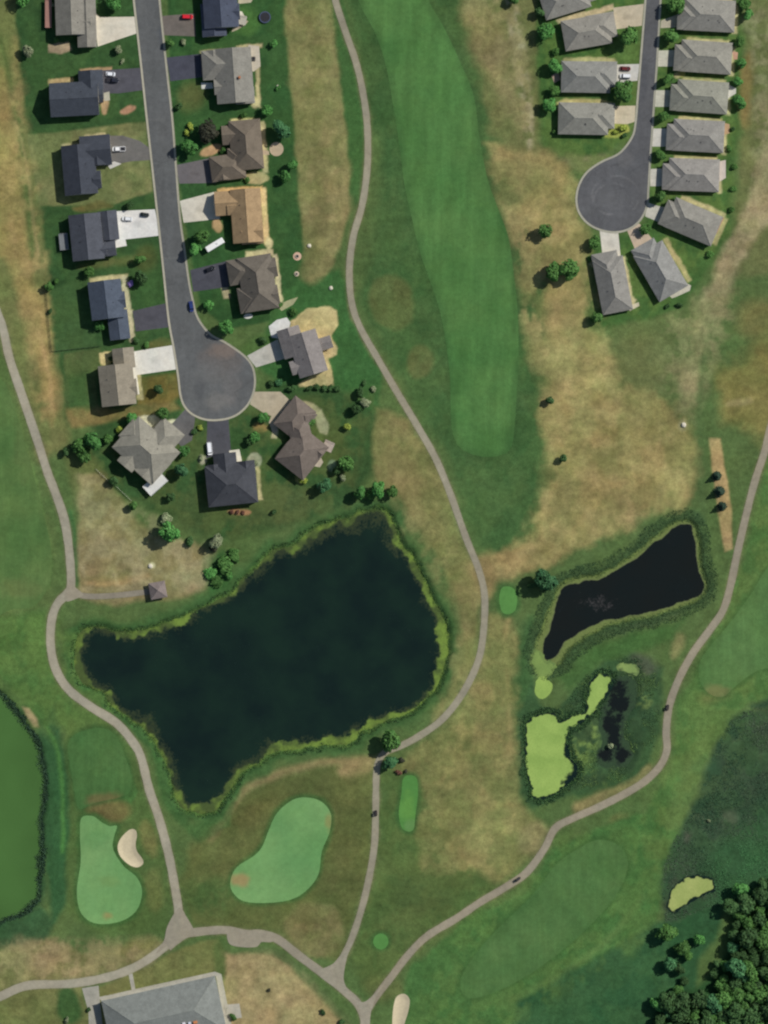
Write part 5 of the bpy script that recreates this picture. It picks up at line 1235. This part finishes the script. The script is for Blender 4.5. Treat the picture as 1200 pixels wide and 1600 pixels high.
PLANTS = [
 (36,-1,24,'b',T_,'bright green tree at the top-left corner, cut by the edge'), (44,80,20,'p',T_,'pale cream-green tree alone on the dark lawn far left'),
 (178,4,26,'b',T_,'bright green tree above the first pale concrete drive, cut by the top edge'), (185,79,13,'p',T_,'small pale tree on the lawn below the first pale concrete drive'),
 (191,96,8,'p',H_,'pale shrub just above the slate house drive'), (203,321,13,'d',T_,'dark little tree at the top edge of the brightest white drive'),
 (138,8,12,'b',H_,'green shrub at the garage corner of the grey-beige gabled house'), (79,8,12,'p',H_,'pale shrub by the rear deck of the grey-beige gabled house'), (87,62,10,'g',H_,'green shrub behind the grey-beige gabled house'),
 (297,233,28,'b',T_,'bright green street tree casting its shadow onto the kerb near the brown house'), (326,206,34,'w',T_,'large plum-dark tree in front of the brown house'),
 (297,198,12,'y',H_,'yellow-green shrub on the lawn left of the plum-dark tree'), (293,208,10,'y',H_,'lower yellow-green shrub left of the plum-dark tree'),
 (305,389,25,'b',T_,'bright green street tree below the white trailer'), (317,371,26,'g',T_,'darker green tree between the white trailer and the street'),
 (327,478,17,'b',T_,'small bright tree on the lawn right of the blue car'), (353,511,26,'b',T_,'bright green tree at the upper corner of the street bulb'),
 (219,406,20,'g',T_,'green tree on the lawn below the brightest white drive'), (221,434,24,'d',T_,'dark tree beside the purple bush'), (205,444,11,'m',H_,'purple blossoming bush by the blue-grey house'),
 (140,425,16,'g',T_,'small green tree at the top-left corner of the blue-grey house'), (77,447,15,'g',T_,'green tree at the corner of the dark fence'), (88,441,11,'g',H_,'shrub right of the tree at the fence corner'), (79,487,9,'d',H_,'dark shrub along the dark fence'),
 (157,510,17,'b',T_,'bright bush-like tree at the inner corner behind the blue-grey house'), (248,609,19,'d',T_,'lone dark tree on the brown lawn by the street bulb'), (230,540,11,'g',H_,'green shrub above the long white drive'), (214,532,12,'d',H_,'dark shrub at the garage corner of the blue-grey house'),
 (172,561,8,'d',H_,'dark shrub in the cream bed of the beige-roofed house'), (255,646,22,'g',T_,'green tree above the diagonal pale grey house'), (206,655,19,'b',T_,'bright tree left of the roof peak of the diagonal pale grey house'), (189,672,12,'y',H_,'yellow-green shrub beside the diagonal pale grey house'),
 (146,690,34,'b',T_,'largest bright tree of the cluster left of the diagonal pale grey house'), (127,695,24,'g',T_,'green tree on the left of the cluster by the left path'), (134,714,24,'g',T_,'lower green tree of the cluster by the left path'), (103,706,15,'d',T_,'dark tree at the far left of the cluster by the left path'), (168,685,16,'g',T_,'green tree between the cluster and the diagonal pale grey house'),
 (242,680,11,'g',H_,'round shrub in the pale entry bed of the diagonal pale grey house'), (288,705,18,'b',T_,'bright tree right of the diagonal pale grey house'), (284,735,26,'t',T_,'blue-green tree at the lower right of the diagonal pale grey house'), (252,738,10,'g',H_,'shrub beside the white deck'), (266,776,15,'d',T_,'dark small tree below the white deck'),
 (178,752,15,'d',T_,'dark shrubby tree between the two pale fence runs'), (209,790,17,'g',T_,'small green tree at the end of the pale fence'), (264,829,34,'b',T_,'big round bright tree alone on the dry plot'), (258,809,18,'p',H_,'pale bush touching the big round tree on the dry plot'), (298,847,16,'d',H_,'dark bush right of the big round tree on the dry plot'),
 (338,847,24,'p',T_,'greyish pale tree near the pond above the shelter'), (332,858,12,'w',H_,'dark twiggy bush below the greyish pale tree'), (350,884,30,'g',H_,'broadest of the low green bushes on the pond bank'), (330,898,20,'b',H_,'bright green low bush at the left of the pond bank scrub'), (364,868,22,'g',H_,'low green bush at the upper end of the pond bank scrub'), (340,908,22,'g',H_,'low green bush nearest the water in the pond bank scrub'), (358,900,18,'b',H_,'bright low bush at the right of the pond bank scrub'),
 (312,669,10,'y',H_,'yellow-green shrub left of the dark driveway below the bulb'), (303,676,10,'d',H_,'dark shrub left of the dark driveway below the bulb'), (413,653,19,'b',T_,'bright tree below the striped tan drive'), (398,684,17,'b',T_,'bright tree between the two houses below the bulb'), (389,691,12,'d',T_,'dark little tree between the two houses below the bulb'), (362,799,9,'r',H_,'left orange-brown shrub behind the house below the bulb'), (371,801,8,'r',H_,'middle orange-brown shrub behind the house below the bulb'), (379,801,7,'r',H_,'right orange-brown shrub behind the house below the bulb'), (427,801,11,'d',H_,'lone dark shrub on the lawn above the pond'),
 (315,716,9,'p',H_,'pale shrub at the garage of the house below the bulb'), (397,722,13,'p',H_,'round pale shrub at the patio of the house below the bulb'),
 (427,69,13,'b',T_,'small bright tree behind the light grey house'), (434,137,9,'b',H_,'bright shrub by the white stone behind the light grey house'), (417,173,17,'b',T_,'bright tree behind the brown house\'s upper corner'), (440,203,34,'t',T_,'broad dark blue-green tree behind the brown house patio'), (457,258,20,'b',T_,'bright young tree at the edge of the dry strip'), (446,276,20,'b',T_,'bright tree left below the one at the dry strip edge'),
 (281,167,12,'d',T_,'small dark tree by the kerb above the brown house'), (286,66,10,'p',H_,'pale shrub below the faded drive with the red car'), (266,68,16,'g',T_,'green tree at the kerb below the faded drive with the red car'), (382,180,12,'g',H_,'green shrub at the brown house roof corner'), (350,236,11,'g',H_,'green shrub in the front bed of the brown house'), (386,280,12,'g',H_,'green shrub in the rear bed of the brown house'),
 (460,487,14,'g',H_,'green shrub above the sandy terrace'), (437,476,9,'g',H_,'green shrub by the pale walk above the white pad'), (412,531,14,'d',H_,'dark shrub above the concrete drive of the terrace house'), (436,596,12,'t',H_,'blue-green shrub below the terrace house lawn'), (424,601,13,'d',H_,'dark shrub above the striped tan drive'), (456,606,14,'d',H_,'dark shrub at the top of the mauve-brown house'),
 (571,629,16,'p',T_,'pale small tree near the dark hedge line left of the long path'), (562,614,15,'d',T_,'dark tree above the pale small tree near the long path'), (570,599,10,'d',H_,'uppermost dark shrub left of the long path'), (583,608,10,'p',H_,'pale shrub left of the long path'), (557,641,17,'d',T_,'dark tree below the pale small tree near the long path'),
 (543,667,13,'y',T_,'bright yellow-green round tree right of the mauve-brown house'), (487,660,15,'g',T_,'round tree in the patio of the mauve-brown house'), (541,724,24,'g',T_,'green tree right of the mauve-brown house deck'), (526,735,13,'d',T_,'dark tree left of the green tree by the deck'), (536,748,14,'p',H_,'pale shrub below the green tree by the deck'), (505,759,24,'t',T_,'blue-green tree below the mauve-brown house'), (474,750,13,'y',H_,'yellowish shrub at the lower tip of the mauve-brown house'),
 (563,770,24,'b',T_,'left tree of the row at the top of the big pond'), (592,763,26,'b',T_,'tallest middle tree of the row at the top of the big pond'), (613,769,20,'g',T_,'right tree of the row at the top of the big pond'), (580,775,16,'g',T_,'small tree between the taller ones at the top of the big pond'),
 (852,361,22,'g',T_,'lone green tree on the dry land left of the right street bulb'), (889,419,35,'g',T_,'larger tree of the pair on the dry land'), (862,426,28,'g',T_,'smaller tree of the pair on the dry land'), (932,497,23,'g',T_,'green tree below the white-drive townhouse'), (928,379,19,'g',T_,'green tree left of the white drive below the right bulb'),
 (859,626,16,'d',T_,'lone dark tree at the fairway\'s right edge'), (880,716,14,'d',T_,'lower lone dark tree right of the fairway end'), (850,906,38,'t',T_,'large blue-green tree at the upper left of the small pond'), (832,914,18,'d',T_,'dark tree at the left of the large blue-green one'),
 (1120,744,15,'k',C_,'top conifer of the three on the tan strip'), (1124,768,17,'k',C_,'middle conifer of the three on the tan strip'), (1128,791,15,'k',C_,'bottom conifer of the three on the tan strip'),
 (611,1156,36,'g',T_,'big green tree where the path meets the big pond\'s lower bank'), (609,1191,22,'t',T_,'smaller blue-green tree below the big one at the path bend'), (627,1188,10,'w',H_,'dark bush right of the path bend trees'), (623,1206,10,'r',H_,'reddish brown bush right of the path bend trees'), (634,1206,8,'w',H_,'lowest dark bush near the long tee'),
 (1055,7,30,'g',T_,'round tree by the kerb at the top of the right-hand street'), (1163,9,20,'g',T_,'upper tree behind the topmost right townhouse'), (1168,24,20,'b',T_,'brighter lower tree behind the topmost right townhouse'), (1048,58,28,'g',T_,'full round tree between the top two drives on the right side'), (1156,66,18,'g',T_,'tree behind the gap between the top two right townhouses'),
 (1158,98,17,'b',T_,'tree behind the second right townhouse'), (1043,124,20,'g',T_,'tree between the second and third drives on the right side'), (1152,128,16,'b',T_,'small tree behind the second gap of the right townhouses'), (1155,158,22,'b',T_,'bright tree behind the third right townhouse'),
 (1036,183,17,'g',T_,'small tree between the third and fourth drives on the right side'), (1146,201,10,'d',H_,'dark shrub behind the fourth right townhouse'), (1140,232,11,'g',H_,'shrub behind the lower corner of the fourth right townhouse'), (1147,262,10,'g',H_,'shrub behind the fifth right townhouse'), (1145,294,10,'g',H_,'shrub below the fifth right townhouse'), (1031,244,17,'g',T_,'small tree between the fourth and fifth drives on the right side'), (1031,308,22,'g',T_,'tree above the slanting townhouse drive'),
 (1008,358,18,'g',T_,'tree between the bulb and the steeply turned townhouse'), (1143,329,10,'g',H_,'shrub behind the slanting townhouse'), (1109,399,12,'g',H_,'shrub on the lawn below the slanting townhouse'), (1042,478,9,'d',H_,'dark shrub below the steeply turned townhouse'), (1062,476,10,'d',H_,'right dark shrub below the steeply turned townhouse'),
 (1066,69,9,'d',H_,'dark shrub at the entry of the second right townhouse'), (1060,131,9,'d',H_,'dark shrub at the entry of the third right townhouse'), (1050,193,9,'d',H_,'dark shrub at the entry of the fourth right townhouse'), (1046,255,9,'d',H_,'dark shrub at the entry of the fifth right townhouse'), (1052,314,10,'d',H_,'dark shrub at the upper corner of the slanting townhouse'),
 (802,0,20,'g',T_,'tree at the top edge above the bare ravine'), (843,20,18,'d',T_,'dark tree left of the cut off townhouse'), (852,50,26,'b',T_,'bright tree behind the tilted townhouse'), (869,82,13,'g',H_,'shrub between the tilted townhouse and the next'), (866,104,24,'b',T_,'bright tree behind the townhouse with two cars'), (866,142,17,'g',T_,'green tree below the bright one, behind the two-car townhouse'), (859,163,24,'b',T_,'bright tree behind the townhouse nearest the dry lot'), (866,206,10,'g',H_,'shrub at the corner of the townhouse nearest the dry lot'),
 (982,58,36,'g',T_,'large round tree in front of the tilted townhouse'), (975,141,36,'g',T_,'large round tree in front of the two-car townhouse'), (972,200,15,'y',H_,'larger yellow shrub by the lowest left drive'), (962,207,9,'y',H_,'smaller yellow shrub by the lowest left drive'), (975,211,9,'d',H_,'dark shrub beside the yellow shrubs'), (922,405,9,'g',H_,'shrub at the corner of the white-drive townhouse'),
 (105,1594,9,'p',H_,'pale shrub near the bottom edge left of the clubhouse walk'), (138,1577,8,'d',H_,'dark shrub on the clubhouse walk'), (505,1581,10,'d',H_,'left dark bush on the dry ground by the bottom junction'), (533,1596,10,'d',H_,'right dark bush at the bottom edge by the junction'), (420,1546,6,'w',H_,'small dark bush on the sandy lot right of the clubhouse'), (365,1588,12,'g',H_,'bush by the clubhouse side terrace'),
 (955,1165,12,'p',H_,'pale bush in the middle of the marsh pool'), (1108,1282,6,'p',H_,'small pale bush in the wetland'),
 (1041,1456,30,'g',T_,'largest lone tree left of the wood, below the yellowish pool'), (1092,1468,18,'b',T_,'small bright tree right of the largest lone tree'), (1066,1480,24,'g',T_,'middle tree between the wood and the dark field'), (1075,1494,15,'g',T_,'small tree touching the middle one left of the wood'), (1048,1505,22,'t',T_,'blue-green tree standing alone left of the clearing'), (1061,1512,18,'d',T_,'dark tree right of the blue-green one left of the clearing'), (1069,1532,14,'d',T_,'small dark tree at the foot of the clearing'), (1156,1388,28,'b',T_,'bright green tree at the upper tip of the wood'), (1119,1506,14,'d',T_,'dark tree on the clearing\'s right edge'), (1116,1520,15,'d',T_,'lower dark tree on the clearing\'s right edge'),
]
for px, py, d, lf, form, lab in PLANTS:
    plant(px, py, d, lf, lab, form, low={'tree': .95, 'shrub': .62 if 'scrub' in lab or 'pond bank' in lab else 1.0, 'cone': .8}[form])
for k, px in enumerate((483, 495, 506, 516, 527)):
    plant(px, 606, 10.5, 'd', ('first', 'second', 'middle', 'fourth', 'last')[k] + ' dark shrub from the left in the row below the sandy terrace', H_, 'row of shrubs below the sandy terrace')
# the wood
WOOD = np.array([(1018,1600),(1020,1568),(1034,1548),(1062,1542),(1082,1562),(1112,1548),(1120,1532),(1126,1512),(1142,1492),(1138,1468),(1146,1440),(1136,1418),(1143,1402),(1166,1404),(1176,1385),(1196,1372),(1214,1362),(1214,1614),(1014,1614)], float)
wr = random.Random(12); W_ = []
for _ in range(6000):
    x, y = wr.uniform(1005, 1215), wr.uniform(1355, 1614); d = wr.choice((18, 22, 26, 30, 34))
    if float(sdf(WOOD, np.array([x]), np.array([y]))[0]) > -3: continue
    if all((x - a) ** 2 + (y - b) ** 2 > (.30 * (d + e)) ** 2 for a, b, e in W_): W_.append((x, y, d))
for x, y, d in W_:
    low = y > 1545 and x < 1130
    if x < 1090 and low: lab, g = 'green tree crowded in the lower left lobe of the wood', 'trees of the wood\'s lower left lobe'
    elif y < 1450: lab, g = 'dark tree crowded in the upper part of the corner wood', 'trees of the wood\'s upper part'
    elif y < 1530: lab, g = 'dark tree crowded in the middle of the corner wood, right of the clearing', 'trees of the wood\'s middle'
    else: lab, g = 'green tree crowded in the bottom right corner of the wood', 'trees of the wood\'s bottom corner'
    lf = wr.choices('gbdt', (4, 1.4 if (low or y > 1560) else .3, 4.5, .5))[0]
    plant(x, y, d, lf, lab, T_, g, low=wr.uniform(.85, 1.15))

# ------------------------------------------------------------------ light, sky, camera
EL, AZ = math.radians(41), math.radians(30)      # sun: height, and angle north of east
sd = Vector((math.cos(EL) * math.cos(AZ), math.cos(EL) * math.sin(AZ), math.sin(EL)))
sun = bpy.data.lights.new('sun', 'SUN'); sun.energy = 3.9; sun.angle = math.radians(.53); sun.color = (1, .96, .90)
so = bpy.data.objects.new('sun', sun); so.rotation_euler = sd.to_track_quat('Z', 'Y').to_euler(); so.location = sd * 400; COL.objects.link(so)
w = bpy.data.worlds.new('World'); scene.world = w; w.use_nodes = True; nt = w.node_tree
sky = nt.nodes.new('ShaderNodeTexSky'); sky.sky_type = 'NISHITA'; sky.sun_disc = False; sky.sun_elevation = EL; sky.sun_rotation = math.pi / 2 - AZ
nt.links.new(sky.outputs[0], nt.nodes['Background'].inputs[0]); nt.nodes['Background'].inputs[1].default_value = .066
H = 2600.0
cam = bpy.data.cameras.new('camera'); cam.sensor_fit = 'VERTICAL'; cam.sensor_height = 24; cam.lens = 24 / (2 * (240 / H)); cam.clip_start = 10; cam.clip_end = 20000
co = bpy.data.objects.new('camera', cam); co.location = (0, 0, H); COL.objects.link(co); scene.camera = co
scene.view_settings.view_transform = 'Standard'; scene.view_settings.look = 'None'; scene.view_settings.exposure = 0.06; scene.view_settings.gamma = 1
scene.cycles.filter_width = 2.3
scene.cycles.max_bounces = 6
